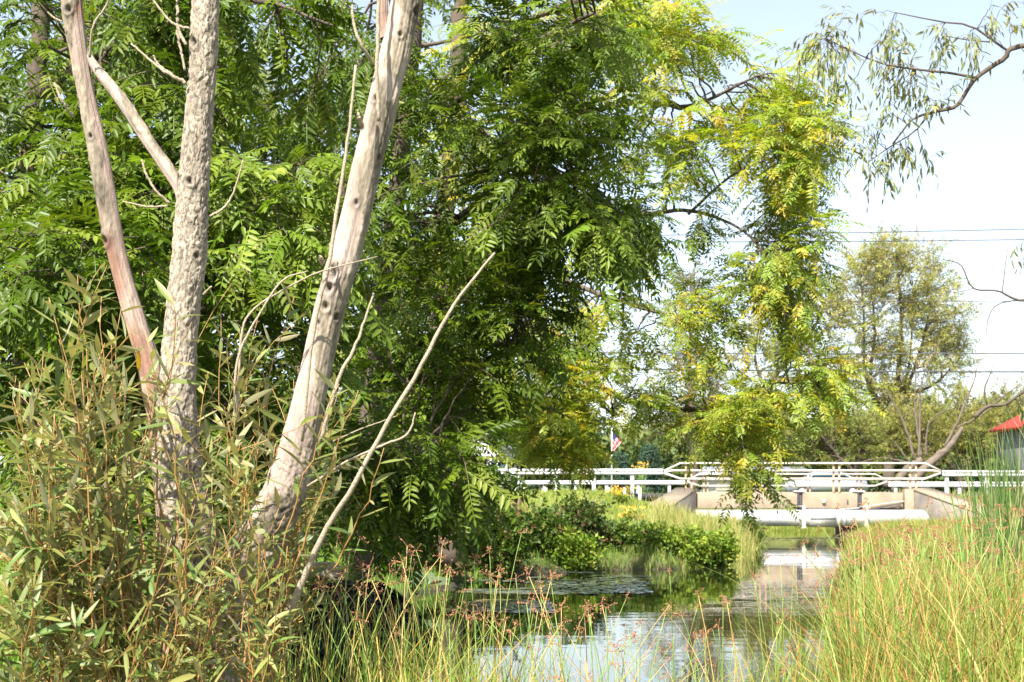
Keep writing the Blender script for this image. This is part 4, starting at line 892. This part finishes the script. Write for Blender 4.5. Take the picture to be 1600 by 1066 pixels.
# seeding rushes: stems with branching orange-brown heads
OCT = np.array([(1, 0, 0), (-1, 0, 0), (0, 1, 0), (0, -1, 0), (0, 0, 1.3), (0, 0, -1.3)], float); OCF = np.array([(0, 2, 4), (2, 1, 4), (1, 3, 4), (3, 0, 4), (2, 0, 5), (1, 2, 5), (3, 1, 5), (0, 3, 5)])
def seed_rush(b, lean, H, bend, col, single=None):
    K = 9; V, Fc, C, tip, c = blades(b[None], lean[None], np.array([H]), np.array([.004]), K, np.array([bend]), col[None]); c = c[0]
    v, f = tubes(c, np.linspace(.0026, .0011, K), 4)
    heads, rays = [], []
    o = c[-1]; d0 = nrm(c[-1] - c[-2])
    for j in range(rng.integers(4, 8)):
        d = nrm(d0 * .5 + rng.normal(0, .7, 3) + np.array((0, 0, -.15))); L = rng.uniform(.012, .045); e_ = o + d * L; rays.append(np.stack([o, (o + e_) / 2 + (0, 0, .003), e_]))
        for g in range(rng.integers(2, 5)): heads.append(e_ - d * L * .25 * g * rng.random() + rng.normal(0, .003, 3))
    hv = (np.array(heads)[:, None] + OCT[None] * rng.uniform(.0017, .003, (len(heads), 1, 1))).reshape(-1, 3); hf = (OCF[None] + (np.arange(len(heads)) * 6)[:, None, None]).reshape(-1, 3)
    rv, rf = tubes(np.array(rays), np.tile([.0008] * 3, (len(rays), 1)), 3, cap=False)
    return (v, f), merge([(hv, hf), (rv, rf)])
def rush_cols(n): return pick_cols(n, [(4, (.17, .26, .05)), (3, (.30, .33, .07)), (2, (.5, .36, .12))])
stems, seeds, ns = [], [], 0
spots = []
for n, p0, p1, y0, y1, h0, h1 in ((46, 470, 700, 4.7, 6.2, .45, .72), (64, 700, 960, 4.6, 6.2, .42, .70), (60, 960, 1330, 4.6, 7.0, .42, .72), (230, 1330, 1640, 4.8, 9.0, .45, .85), (330, 1330, 1640, 9.0, 15, .45, .8), (140, 1320, 1640, 15, 24, .5, .85), (10, 400, 480, 4.8, 6, .4, .7)):
    y = rng.uniform(y0, y1, n); x = px_x(rng.uniform(p0, p1, n), y); spots += [(x[i], y[i], rng.uniform(h0, h1)) for i in range(n)]
spots.sort(key=lambda s_: s_[1])
mcol = [solid('rush_stem_green', (.22, .32, .06), .5, scale=20, c2=(.17, .26, .05)), solid('rush_stem_straw', (.5, .38, .14), .6, scale=20, c2=(.40, .28, .09))]
allst, allse = [], []
for i, (x, y, h) in enumerate(spots):
    b = np.array((x, y, max(float(ground_z(x, y)), -.1) - .03)); an = rng.uniform(0, 6.283); ln = np.array((math.cos(an), math.sin(an) * .6)) * rng.uniform(.3, 1)
    st, se = seed_rush(b, ln, h * (1.05 if i % 9 else 1.2), rng.uniform(.02, .55) ** 1.4, rush_cols(1)[0])
    if y < 6.6 and i < 170:
        px = 800 + x / y * F; where = 'in front of the dark leaf heap' if px < 700 else ('in front of the open water' if px < 1330 else 'in front of the right bank')
        r = thing('seeding_rush', b, 'thin rush stem with a drooping orange-brown seed head ' + where, 'rush', 'seeding rushes ' + where)
        part('stem', *st, mcol[i % 3 == 0], r, smooth=True); part('seed_head', *se, M['seed'], r)
    else: allst.append(st); allse.append(se)
V, Fc = merge(allst); o = part('rush_stems', V, Fc, mcol[0]); tag(o, 'thin rush stems standing above the right bank grass', kind='stuff')
V, Fc = merge(allse); o = part('rush_seed_heads', V, Fc, M['seed']); tag(o, 'orange-brown rush seed heads over the right bank grass', kind='stuff')

# lily pads and pond weed
def pads(name, label, n, p0, p1, y0, y1, pal, r0, r1, z=.006):
    y = rng.uniform(y0, y1, n); x = px_x(rng.uniform(p0, p1, n), y); keep = fbm(np.stack([x * .8, y * .8, x * 0], -1), 2) > .46; d, _ = shore_d(x, y); keep &= d < -.05; x, y = x[keep], y[keep]; n = len(x)
    th = np.linspace(.25, 6.03, 9); r = rng.uniform(r0, r1, n); rot = rng.uniform(0, 6.283, n); tz = rng.uniform(0, .008, n) + z
    ax = x[:, None] + r[:, None] * np.cos(th + rot[:, None]); ay = y[:, None] + r[:, None] * np.sin(th + rot[:, None]); az = tz[:, None] + r[:, None] * .04 * np.sin(th * 3 + rot[:, None])
    V = np.concatenate([np.stack([x, y, tz], -1)[:, None], np.stack([ax, ay, az], -1)], 1).reshape(-1, 3); f = np.array([(0, i, i + 1) for i in range(1, 9)])
    o = part(name, V, (f[None] + (np.arange(n) * 10)[:, None, None]).reshape(-1, 3), M['pad'], None, np.repeat(pick_cols(n, pal), 10, 0)); tag(o, label, kind='stuff')
M['pad'] = leaf_mat('lily_pad', 0.05, 0.14, spec=1.0)
pads('lily_pads', 'floating lily pads below the left bank shrubs', 900, 690, 1010, 17.5, 24.3, [(3, (.22, .26, .22)), (2, (.30, .34, .30)), (1, (.2, .2, .06))], .06, .14)  # pad colours lightened to stand for bluish sky reflection
pads('pond_weed', 'floating brownish weed mat near the left bank', 1500, 640, 860, 14.8, 18.2, [(3, (.22, .18, .08)), (2, (.16, .17, .06)), (1, (.3, .24, .13))], .03, .08)
pads('pond_weed', 'pale algae line where the water meets the shade of the bridge', 700, 1190, 1345, 49, 54, [(3, (.3, .3, .13)), (2, (.24, .27, .1))], .05, .16)

# ------------------------------------------------------------------ rocks, leaf heap, stump, flowers
def rock(name, label, c, r, mat, cat='rock', group=None, seed=0):
    nu, nv = 40, 22; u, v_ = np.meshgrid(np.linspace(0, 2 * np.pi, nu, endpoint=False), np.linspace(.02, np.pi - .02, nv), indexing='xy')
    d = np.stack([np.cos(u) * np.sin(v_), np.sin(u) * np.sin(v_), np.cos(v_)], -1); p = np.sign(d) * np.abs(d) ** .75
    am = .75 + .55 * (fbm(d * 1.7 + seed, 2)) + .16 * (fbm(d * 7 + seed, 4) - .5); V = (p * am[..., None] * np.array(r) + np.array(c)).reshape(-1, 3)
    j, i = np.meshgrid(np.arange(nv - 1), np.arange(nu), indexing='ij'); i2 = (i + 1) % nu; Q = np.stack([j * nu + i, (j + 1) * nu + i, (j + 1) * nu + i2, j * nu + i2], -1).reshape(-1, 4)
    o = part(name, V, Q, mat, smooth=True); tag(o, label, cat, group); return o
c = P(500, 903, 12.8); rock('boulder', 'pale weathered limestone boulder on the bank below the leaning trunk', c, (.24, .3, .13), M['stone'], seed=3)
c = P(455, 912, 12.2); rock('boulder', 'lower pale stone left of the large boulder, against the dead trunk', c, (.2, .22, .10), M['stone'], seed=8)
for i, (px, py, Y, s_, lab) in enumerate(((1392, 856, 42, .34, 'pale concrete lump in the rushes before the right wing wall'), (1425, 848, 44, .28, 'smaller pale stone right of the concrete lump by the stream'))):
    rock('stone', lab, P(px, py, Y), (s_, s_, s_ * .5), M['concrete'], seed=20 + i)
n = 7500; cx, cy = -1.8, 11.6
a_ = rng.uniform(0, 6.283, n); rr = np.sqrt(rng.random(n)); hx, hy = rr * np.cos(a_), rr * np.sin(a_)
hh = .46 * (1 - rr ** 4) * (.8 + .4 * vnoise(np.stack([hx * 3, hy * 3, hx * 0], -1)))
L = np.stack([cx + hx * 1.12, cy + hy * 1.7, hh + .03], -1)
DL = [(5, (.012, .013, .014)), (3, (.022, .022, .022)), (1, (.03, .027, .02))]  # near-black tones for every leaf of the heap
tpl = lance(1, .5, .3, 3, .15)
V, Fc, C = scatter(tpl, rng.normal(0, 1, (n, 3)) * (1, 1, .25) + np.stack([hx * .3, hy * .3, -rr * .5], -1), np.array([[0, 0, 1.]]) + rng.normal(0, .35, (n, 3)), L, rng.uniform(.05, .11, n), pick_cols(n, DL))
o = part('leaf_heap', V, Fc, M['darkleaf'], None, C); tag(o, 'black heap of dead leaves on the left shore', kind='stuff')
nu, nv = 48, 16; u, v_ = np.meshgrid(np.linspace(0, 2 * np.pi, nu, endpoint=False), np.linspace(0, 1, nv), indexing='xy')
hz = .44 * (1 - v_ ** 4) * (.8 + .4 * vnoise(np.stack([v_ * np.cos(u) * 3, v_ * np.sin(u) * 3, u * 0], -1))) - .02
V = np.stack([cx + v_ * np.cos(u) * 1.14, cy + v_ * np.sin(u) * 1.75, hz], -1).reshape(-1, 3); j, i = np.meshgrid(np.arange(nv - 1), np.arange(nu), indexing='ij'); i2 = (i + 1) % nu
o = part('mound_core', V, np.stack([j * nu + i, (j + 1) * nu + i, (j + 1) * nu + i2, j * nu + i2], -1).reshape(-1, 4), solid('black_core', (.015, .014, .012), .7, scale=20, bump=.8), smooth=True); tag(o, 'black mound under the leaf heap', kind='structure')  # near-black solid filling the inside of the heap

c = P(806, 828, 38); st = thing('tree_stump', c, 'weathered brown tree stump standing on the lawn slope', 'stump')
limb_part('trunk', [(806, 838, 38, 22), (806, 800, 38, 17), (807, 776, 38, 17)], bark_mat('stump_bark', use_attr=False, base=(.34, .22, .15), sc=.5), st, sides=14, n=14, wob=.03)
for (px, py, Y, n, lab) in ((974, 768, 48, 26, 'clump of orange flowers on the lawn below the guardrail'), (985, 800, 44, 12, 'pale yellow flowers lower on the lawn slope'), (905, 726, 72, 14, 'goldenrod showing just above the guardrail left of the flagpole'), (1003, 728, 72, 14, 'goldenrod showing above the guardrail right of the flagpole')):
    b = P(px, py, Y); gz = float(ground_z(b[0], Y)); b0 = np.array((b[0], Y, gz)); t = thing('flower_clump', b0, lab, 'flowers')
    tips = np.stack([b[0] + rng.normal(0, .22, n), Y + rng.normal(0, .2, n), b[2] + rng.uniform(-.15, .15, n)], -1); paths = np.array([bent(b0 + np.append(rng.normal(0, .08, 2), 0), q, 5, .02, .02) for q in tips])
    v, f = tubes(paths, np.full((n, 5), .008), 4); part('stems', v, f, mcol[0], t, kind='stuff')
    m = n * 5; L = np.repeat(tips, 5, 0) + rng.normal(0, .035, (m, 3)); V, Fc, C = scatter(lance(1, .6, .1, 2), rng.normal(0, 1, (m, 3)), np.array([[0, -.5, 1.]]) + rng.normal(0, .3, (m, 3)), L, np.full(m, .11), pick_cols(m, [(1, (.75, .33, .03)), (1, (.7, .45, .04))])); part('flowers', V, Fc, M['orange'], t, C, kind='stuff')
    m = n * 6; L = paths[np.repeat(np.arange(n), 6), rng.integers(1, 4, m)]; V, Fc, C = scatter(lance(1, .3, .3, 3), rng.normal(0, 1, (m, 3)) * (1, 1, .4), np.array([[0, 0, 1.]]) + rng.normal(0, .3, (m, 3)), L, np.full(m, .2), pick_cols(m, BGc)); part('leaves', V, Fc, M['leaf'], t, C, kind='stuff')
b = P(668, 930, 16.6); b[2] = .05; t = thing('broadleaf_plant', b, 'small grey-green broad-leaved plant at the water edge', 'plant')
for i in range(9):
    d = np.array((rng.uniform(-1, 1), rng.uniform(-1, .2), .4)); L = b + d * .1 + (0, 0, .12); V, Fc, C = scatter(lance(1, .75, .5, 5, .1), nrm(d)[None], np.array([[0, -.4, 1.]]), L[None], np.array([rng.uniform(.14, .22)]), pick_cols(1, [(1, (.12, .17, .09))])); part('leaf', V, Fc, M['leaf'], t, C)

# ------------------------------------------------------------------ the dead three-stemmed willow in front
DW = 5.0
dw = thing('dead_tree', (px_x(345, DW), DW, .3), 'pale dead willow of three bare trunks with peeling bark at left', 'tree')
def big_trunk(name, pts, mat, nu, nv, kind, knots=(), label=None):
    wf = {'right': .84, 'scaly': .92, 'red': .95}[kind]
    pp = np.array([np.append(P(p[0], p[1], p[2]), wf * p[3] / F * p[2] / 2) for p in pts]); s = spline(pp, nv)
    c = s[:, :3]; r = s[:, 3]; T = nrm(np.gradient(c, axis=0)); A = nrm(np.cross(T, np.tile((0, 1., 0), (nv, 1)))); B = np.cross(T, A)   # A = sideways, B = along view
    th = np.arange(nu) / nu * 2 * np.pi; N = A[:, None] * np.cos(th)[None, :, None] + B[:, None] * np.sin(th)[None, :, None]
    V0 = c[:, None] + r[:, None, None] * N; hz = c[:, None, 2] + 0 * th[None]
    big = fbm(V0 * (9, 9, 3), 3) - .5; mid = fbm(V0 * (30, 30, 9), 4) - .5; fine = fbm(V0 * (150, 150, 90), 3) - .5
    low = np.clip((1.55 - hz) / 1.1, 0, 1)
    disp = r[:, None] * (.22 + .35 * low) * big
    ang = np.arctan2(V0[..., 1] * 0 + (V0 - c[:, None])[..., 1], (V0 - c[:, None])[..., 0])
    if kind == 'scaly':
        wp_ = V0 * (75, 75, 30) + 1.6 * (fbm(V0 * (60, 60, 40), 2)[..., None] - .5); cells, cid = worley(wp_); pl = sstep(.03, .12, cells); disp = disp + .0028 * pl + .0055 * (cid - .5) * pl + .003 * mid + .004 * fine
        col = np.array((.40, .34, .265)) * (.40 + .55 * pl + .45 * (cid - .5) * pl + .5 * mid + .5 * fine)[..., None]
    else:
        # stripped smooth wood with long ridges; bark left in patches
        gr = fbm(np.stack([ang * 5, ang * 0, hz * 1.6], -1), 3) - .5; gr2 = vnoise(np.stack([np.cos(ang) * 7, np.sin(ang) * 7, hz * 2.2], -1)) - .5
        cover = fbm(V0 * (11, 11, 3.5) + 9, 4) + .03 + .20 * np.cos(ang) * (1 if kind == 'right' else -.2) + .22 * low
        bk = sstep(.54, .60, cover); disp = disp + r[:, None] * .10 * gr + .004 * gr2 + bk * (.0035 + .008 * mid + .0035 * fine)
        smooth_c = np.array((.43, .35, .30)) if kind == 'right' else np.array((.36, .275, .225))
        red = sstep(.42, .6, fbm(V0 * (8, 8, 4) + 31, 3)) * (.9 if kind == 'red' else .15)
        wood = smooth_c * (1 + .5 * gr)[..., None] * (1 - red[..., None] * np.array((.30, .50, .58)))
        col = wood * (1 - bk[..., None]) + np.array((.34, .285, .215)) * (.8 + 1.5 * (mid + fine * .5))[..., None] * bk[..., None]
    cw, ci = worley(V0 * (42, 42, 24) + 1.3 * (fbm(V0 * 40, 2)[..., None] - .5)); chips = sstep(.02, .25, cw) * (.25 + ci) * low; disp = disp + .014 * chips * (1 if kind != 'red' else .5); col = col * (1 - .25 * low[..., None] * (1 - chips[..., None]))
    for (kx, ky, kr) in knots:
        i = np.argmin(np.abs((HY - (c[:, 2] - CH) / c[:, 1] * F) - ky)); q = P(kx, ky, c[i, 1]); off = np.clip(q[0] - c[i, 0], -r[i] * .95, r[i] * .95)
        q = np.array((c[i, 0] + off, c[i, 1] - math.sqrt(max(r[i] ** 2 - off ** 2, 0)), q[2])); R_ = kr / F * c[i, 1]
        d = np.linalg.norm((V0 - q) * (1, 1, .8), axis=-1) * (.7 + .6 * fbm(V0 * 45 + kx, 2)); disp = disp + R_ * (.34 * np.exp(-((d - R_ * 1.15) / (R_ * .45)) ** 2) - 1.1 * np.exp(-(d / (R_ * .7)) ** 2))
        k_ = np.exp(-(d / (R_ * .75)) ** 2)[..., None]; col = col * (1 - .85 * k_) + .03 * k_; e_ = np.exp(-((d - R_ * 1.5) / (R_ * .6)) ** 2)[..., None]; col = col * (1 - .22 * e_)
    V = (V0 + N * disp[..., None]).reshape(-1, 3); k, s_ = np.meshgrid(np.arange(nv - 1), np.arange(nu), indexing='ij'); s2 = (s_ + 1) % nu
    Q = np.stack([k * nu + s_, k * nu + s2, (k + 1) * nu + s2, (k + 1) * nu + s_], -1).reshape(-1, 4)
    o = part(name, V, Q, mat, dw, np.clip(col, .02, .8).reshape(-1, 3), smooth=True)
    if label: o['label'] = label
    return c, r
big_trunk('trunk', [(330, 1180, 5.0, 200), (325, 1066, 5.0, 120), (308, 900, 5.0, 88), (285, 750, 5.02, 72), (277, 640, 5.04, 64), (283, 520, 5.05, 55), (296, 400, 5.05, 54), (301, 300, 5.05, 50), (311, 180, 5.05, 44), (318, 80, 5.05, 43), (322, -60, 5.05, 43), (328, -300, 5.05, 40)],
          M['scaly'], 110, 480, 'scaly', [(283, 283, 6), (301, 288, 6), (307, 72, 7), (312, 403, 5)], 'upright middle trunk with scaly grey bark')
big_trunk('trunk', [(375, 1180, 4.98, 220), (335, 1066, 4.98, 108), (370, 930, 4.96, 82), (416, 830, 4.94, 76), (452, 750, 4.92, 73), (470, 680, 4.9, 65), (490, 590, 4.9, 59), (515, 480, 4.9, 55), (545, 380, 4.9, 54), (573, 260, 4.9, 53), (598, 160, 4.9, 55), (622, 60, 4.9, 53), (640, -40, 4.9, 52), (690, -300, 4.9, 48)],
          M['dead'], 120, 520, 'right', [(521, 430, 11), (515, 453, 8), (512, 482, 7), (500, 507, 5), (527, 498, 5), (559, 321, 5), (627, 61, 4), (655, 20, 8), (588, 160, 5), (593, 250, 4)], 'leaning pale barkless right trunk with knot holes')
big_trunk('trunk', [(300, 1180, 5.1, 130), (285, 950, 5.1, 60), (262, 740, 5.12, 44), (240, 600, 5.14, 36), (215, 510, 5.15, 34), (191, 430, 5.15, 32), (172, 340, 5.15, 33), (155, 240, 5.15, 30), (135, 150, 5.15, 28), (120, 60, 5.15, 30), (112, -20, 5.15, 32), (100, -300, 5.15, 26)],
          M['dead'], 84, 420, 'red', [(166, 378, 7), (146, 216, 4), (118, 160, 5), (112, 20, 6)], 'thin leaning left trunk with reddish bare wood')
big_trunk('limb', [(288, 318, 5.06, 22), (280, 292, 5.07, 23), (262, 265, 5.08, 22), (228, 215, 5.1, 22), (190, 158, 5.12, 21), (158, 118, 5.14, 17), (138, 90, 5.15, 13), (128, 70, 5.15, 9)],
          M['dead'], 48, 160, 'right', [], 'pale slanting limb joining the left and middle trunks')
big_trunk('limb', [(603, 60, 4.9, 20), (598, 20, 4.9, 18), (600, -60, 4.9, 17), (606, -200, 4.9, 12)], M['dead'], 40, 60, 'red', [], 'short dark fork beside the top of the leaning trunk')
M['deadtwig'] = solid('pale_dead_twig', (.42, .35, .26), .85, scale=60, c2=(.28, .22, .15), bump=.6, bscale=150)
sticks = [
    [(592, 190, 4.8, 6), (589, 100, 4.78, 6), (592, 0, 4.78, 6), (596, -120, 4.78, 4)], [(583, 100, 4.85, 5), (565, 70, 4.8, 5), (552, 30, 4.8, 4.5), (550, -60, 4.8, 4)],
    [(472, 690, 4.78, 5), (490, 520, 4.75, 5), (512, 420, 4.72, 6), (528, 320, 4.72, 6), (543, 220, 4.72, 5), (556, 102, 4.72, 4)], [(500, 690, 4.8, 7), (530, 590, 4.78, 6), (556, 540, 4.78, 5), (584, 458, 4.78, 3)],
    [(440, 980, 4.6, 13), (505, 838, 4.55, 9), (560, 745, 4.5, 8), (600, 670, 4.5, 7), (650, 585, 4.5, 7), (690, 510, 4.5, 6), (725, 455, 4.5, 5), (773, 395, 4.5, 3.5)],
    [(480, 760, 4.6, 3.5), (545, 720, 4.6, 4), (600, 695, 4.6, 4), (637, 678, 4.6, 3.5), (649, 645, 4.6, 2.5)], [(520, 690, 4.6, 2), (560, 672, 4.6, 2), (620, 650, 4.6, 1.5)],
    [(366, 640, 4.7, 4), (372, 560, 4.7, 4), (400, 500, 4.7, 3.5), (440, 440, 4.7, 3), (480, 424, 4.7, 2)], [(372, 660, 4.72, 5), (376, 540, 4.72, 4), (390, 490, 4.72, 3.5), (440, 455, 4.72, 3), (500, 425, 4.7, 2.4), (590, 401, 4.7, 1.6)],
    [(265, 318, 5.0, 5), (245, 300, 4.98, 4), (230, 275, 4.98, 4), (221, 250, 4.98, 3)], [(262, 322, 5.0, 3), (230, 323, 4.98, 3), (192, 315, 4.98, 2)], [(328, 338, 5.0, 4), (350, 325, 4.98, 4), (365, 300, 4.98, 3), (380, 250, 4.98, 2)],
    [(290, 130, 5.0, 7), (262, 115, 4.98, 5), (235, 95, 4.98, 4), (205, 68, 4.98, 3)], [(270, 117, 5.0, 4), (248, 102, 5, 4), (240, 87, 5, 3)], [(292, 70, 5.0, 5), (280, 50, 5, 6), (277, 20, 5, 5), (276, -60, 5, 4)], [(296, 45, 5, 4), (268, 35, 5, 4), (240, 0, 5, 3), (225, -40, 5, 2)],
    [(289, 110, 5, 4), (281, 70, 5, 4), (276, 48, 5, 4)], [(113, 182, 5.1, 5), (98, 160, 5.05, 4), (85, 130, 5.05, 3)], [(140, 90, 5.1, 4), (146, 40, 5.05, 3.5), (168, 5, 5.05, 3), (180, -40, 5, 2)], [(97, 34, 5.1, 3), (85, 28, 5.1, 3), (74, 19, 5.1, 2)],
    [(318, 460, 4.95, 4), (330, 448, 4.9, 3)], [(566, 197, 4.88, 7), (561, 184, 4.85, 6), (559, 172, 4.85, 3)], [(537, 305, 4.9, 6), (534, 292, 4.88, 5), (536, 283, 4.88, 2)], [(505, 412, 4.9, 9), (502, 404, 4.88, 6), (500, 400, 4.87, 3)],
    [(518, 430, 4.8, 3), (515, 410, 4.8, 4), (516, 380, 4.8, 3)]]
for pts in sticks: limb_part('dead_branch', pts, M['deadtwig'], dw, sides=7, n=26, wob=.22)

# ------------------------------------------------------------------ living willow shoots in front of and round the dead trunks
OL = [(5, (.145, .18, .038)), (3, (.20, .215, .06)), (3, (.095, .15, .028)), (1.2, (.26, .23, .10)), (.08, (.6, .35, .05))]
ws = thing('willow_shrub', (px_x(300, 4.7), 4.7, .35), 'living willow shrub of orange shoots and narrow olive leaves around the dead trunks', 'shrub')
shoots = []; LX_, LZ_, LL_, LS_ = [], [], [], []
def add_shoot(b, q, r0, leaves, lo, K=14, curve=.08, ls=.085):
    p = bent(b, q, K, 0, .006); side = np.cross(nrm(q - b), (0, 1., 0)); t = np.linspace(0, 1, K); p = p + side * (np.linalg.norm(q - b) * rng.normal(0, curve) * 4 * t * (1 - t))[:, None]
    shoots.append((p, np.linspace(r0, .0011, K)))
    d = nrm(np.gradient(p, axis=0)); ph = rng.uniform(0, 6.28)
    for g in range(leaves):
        u = lo + (1 - lo) * (g + rng.random() * .6) / leaves; k = min(u, .999) * (K - 1); i = int(k); o = p[i] + (p[i + 1] - p[i]) * (k - i); ph += 2.4
        a_ = nrm(np.cross(d[i], (.3, 1, .2))); b_ = np.cross(d[i], a_); od = a_ * math.cos(ph) + b_ * math.sin(ph)
        LX_.append(d[i] * rng.uniform(.35, 1.1) + od * .85 + np.array((0, 0, rng.uniform(-.35, .15)))); LZ_.append(np.array((0, 0, .8)) + rng.normal(0, .5, 3) + d[i] * .4); LL_.append(o); LS_.append(ls * rng.uniform(.55, 1.25) * (1 - .25 * u))
    return p
tipset = []
def tips(n, cx, cy, rx, ry): return [(cx + rng.normal(0, rx), cy + rng.normal(0, ry)) for _ in range(n)]
tipset += tips(9, 130, 520, 60, 60) + tips(8, 60, 640, 50, 60) + tips(7, 215, 500, 50, 60) + tips(5, 350, 520, 30, 50) + tips(7, 450, 560, 40, 60) + tips(6, 400, 640, 60, 60) + tips(9, 150, 660, 80, 70) + tips(8, 250, 730, 90, 60) + tips(6, 480, 660, 40, 50) + tips(7, 60, 800, 60, 60) + tips(5, 420, 790, 50, 50) + tips(9, 180, 860, 100, 60) + tips(6, 60, 920, 50, 40)
for (tx, ty) in tipset:
    Yb = rng.uniform(4.35, 5.2) if (tx < 220 or rng.random() < .35) else rng.uniform(5.25, 5.8); Yt = Yb - rng.uniform(-.15, .5 if Yb < 5.2 else .15); bx = np.clip(tx * .55 + 130 + rng.normal(0, 45), 20, 470)
    b = P(bx, 1120, Yb); b[2] = .32; q = P(tx, ty, Yt); p = add_shoot(b, q, rng.uniform(.004, .0075), 15, .42)
    for g in range(rng.integers(3, 6)):
        i = rng.integers(3, 12); L0 = rng.uniform(.12, .34); dd = nrm(nrm(p[i + 1] - p[i]) * .9 + rng.normal(0, .5, 3) * (1, .7, .5)); add_shoot(p[i], p[i] + dd * L0, .0022, rng.integers(5, 11), .15, K=7)
for _ in range(20):
    tx, ty = rng.uniform(250, 450), rng.uniform(740, 960); b = P(tx + rng.normal(-15, 40), 1110, rng.uniform(4.2, 4.6)); b[2] = .32; p = add_shoot(b, P(tx, ty, rng.uniform(4.1, 4.5)), .0035, 11, .25, ls=.07)
    for g in range(3): i = rng.integers(3, 11); add_shoot(p[i], p[i] + nrm(nrm(p[i + 1] - p[i]) + rng.normal(0, .6, 3)) * rng.uniform(.08, .22), .0016, rng.integers(4, 8), .2, K=6, ls=.06)
for (pts) in ([(420, 1000), (560, 750), (600, 700)], [(440, 960), (545, 650), (560, 610)], [(430, 900), (520, 620), (530, 600)]):
    p = add_shoot(P(*pts[0], 4.7), P(*pts[-1], 4.5), .004, 12, .4)
for _ in range(26):     # low leafy shoots over the bottom edge
    x0 = rng.uniform(20, 430); b = P(x0, 1100, rng.uniform(4.1, 4.6)); b[2] = .3; q = P(x0 + rng.normal(20, 60), rng.uniform(930, 1040), rng.uniform(4.0, 4.4)); add_shoot(b, q, .003, 9, .3)
LX_, LZ_, LL_, LS_ = map(np.array, (LX_, LZ_, LL_, LS_))
order = np.argsort([-np.linalg.norm(s_[0][-1] - s_[0][0]) for s_ in shoots])
for i in order[:130]: v, f = tubes(shoots[i][0], shoots[i][1], 6); part('shoot', v, f, M['stem'], ws, smooth=True)
rest = [shoots[i] for i in order[130:]]; items = [tubes(a_, b_, 4) for a_, b_ in rest]; V, Fc = merge(items); part('side_shoots', V, Fc, M['stem'], ws, smooth=True, kind='stuff')
place_leaves(ws, LANCE, LX_, LZ_, LL_, LS_ * 1.5, pick_cols(len(LL_), OL), M['wleaf'], 300, OL)
print('shoots', len(shoots), 'leaves', len(LL_))
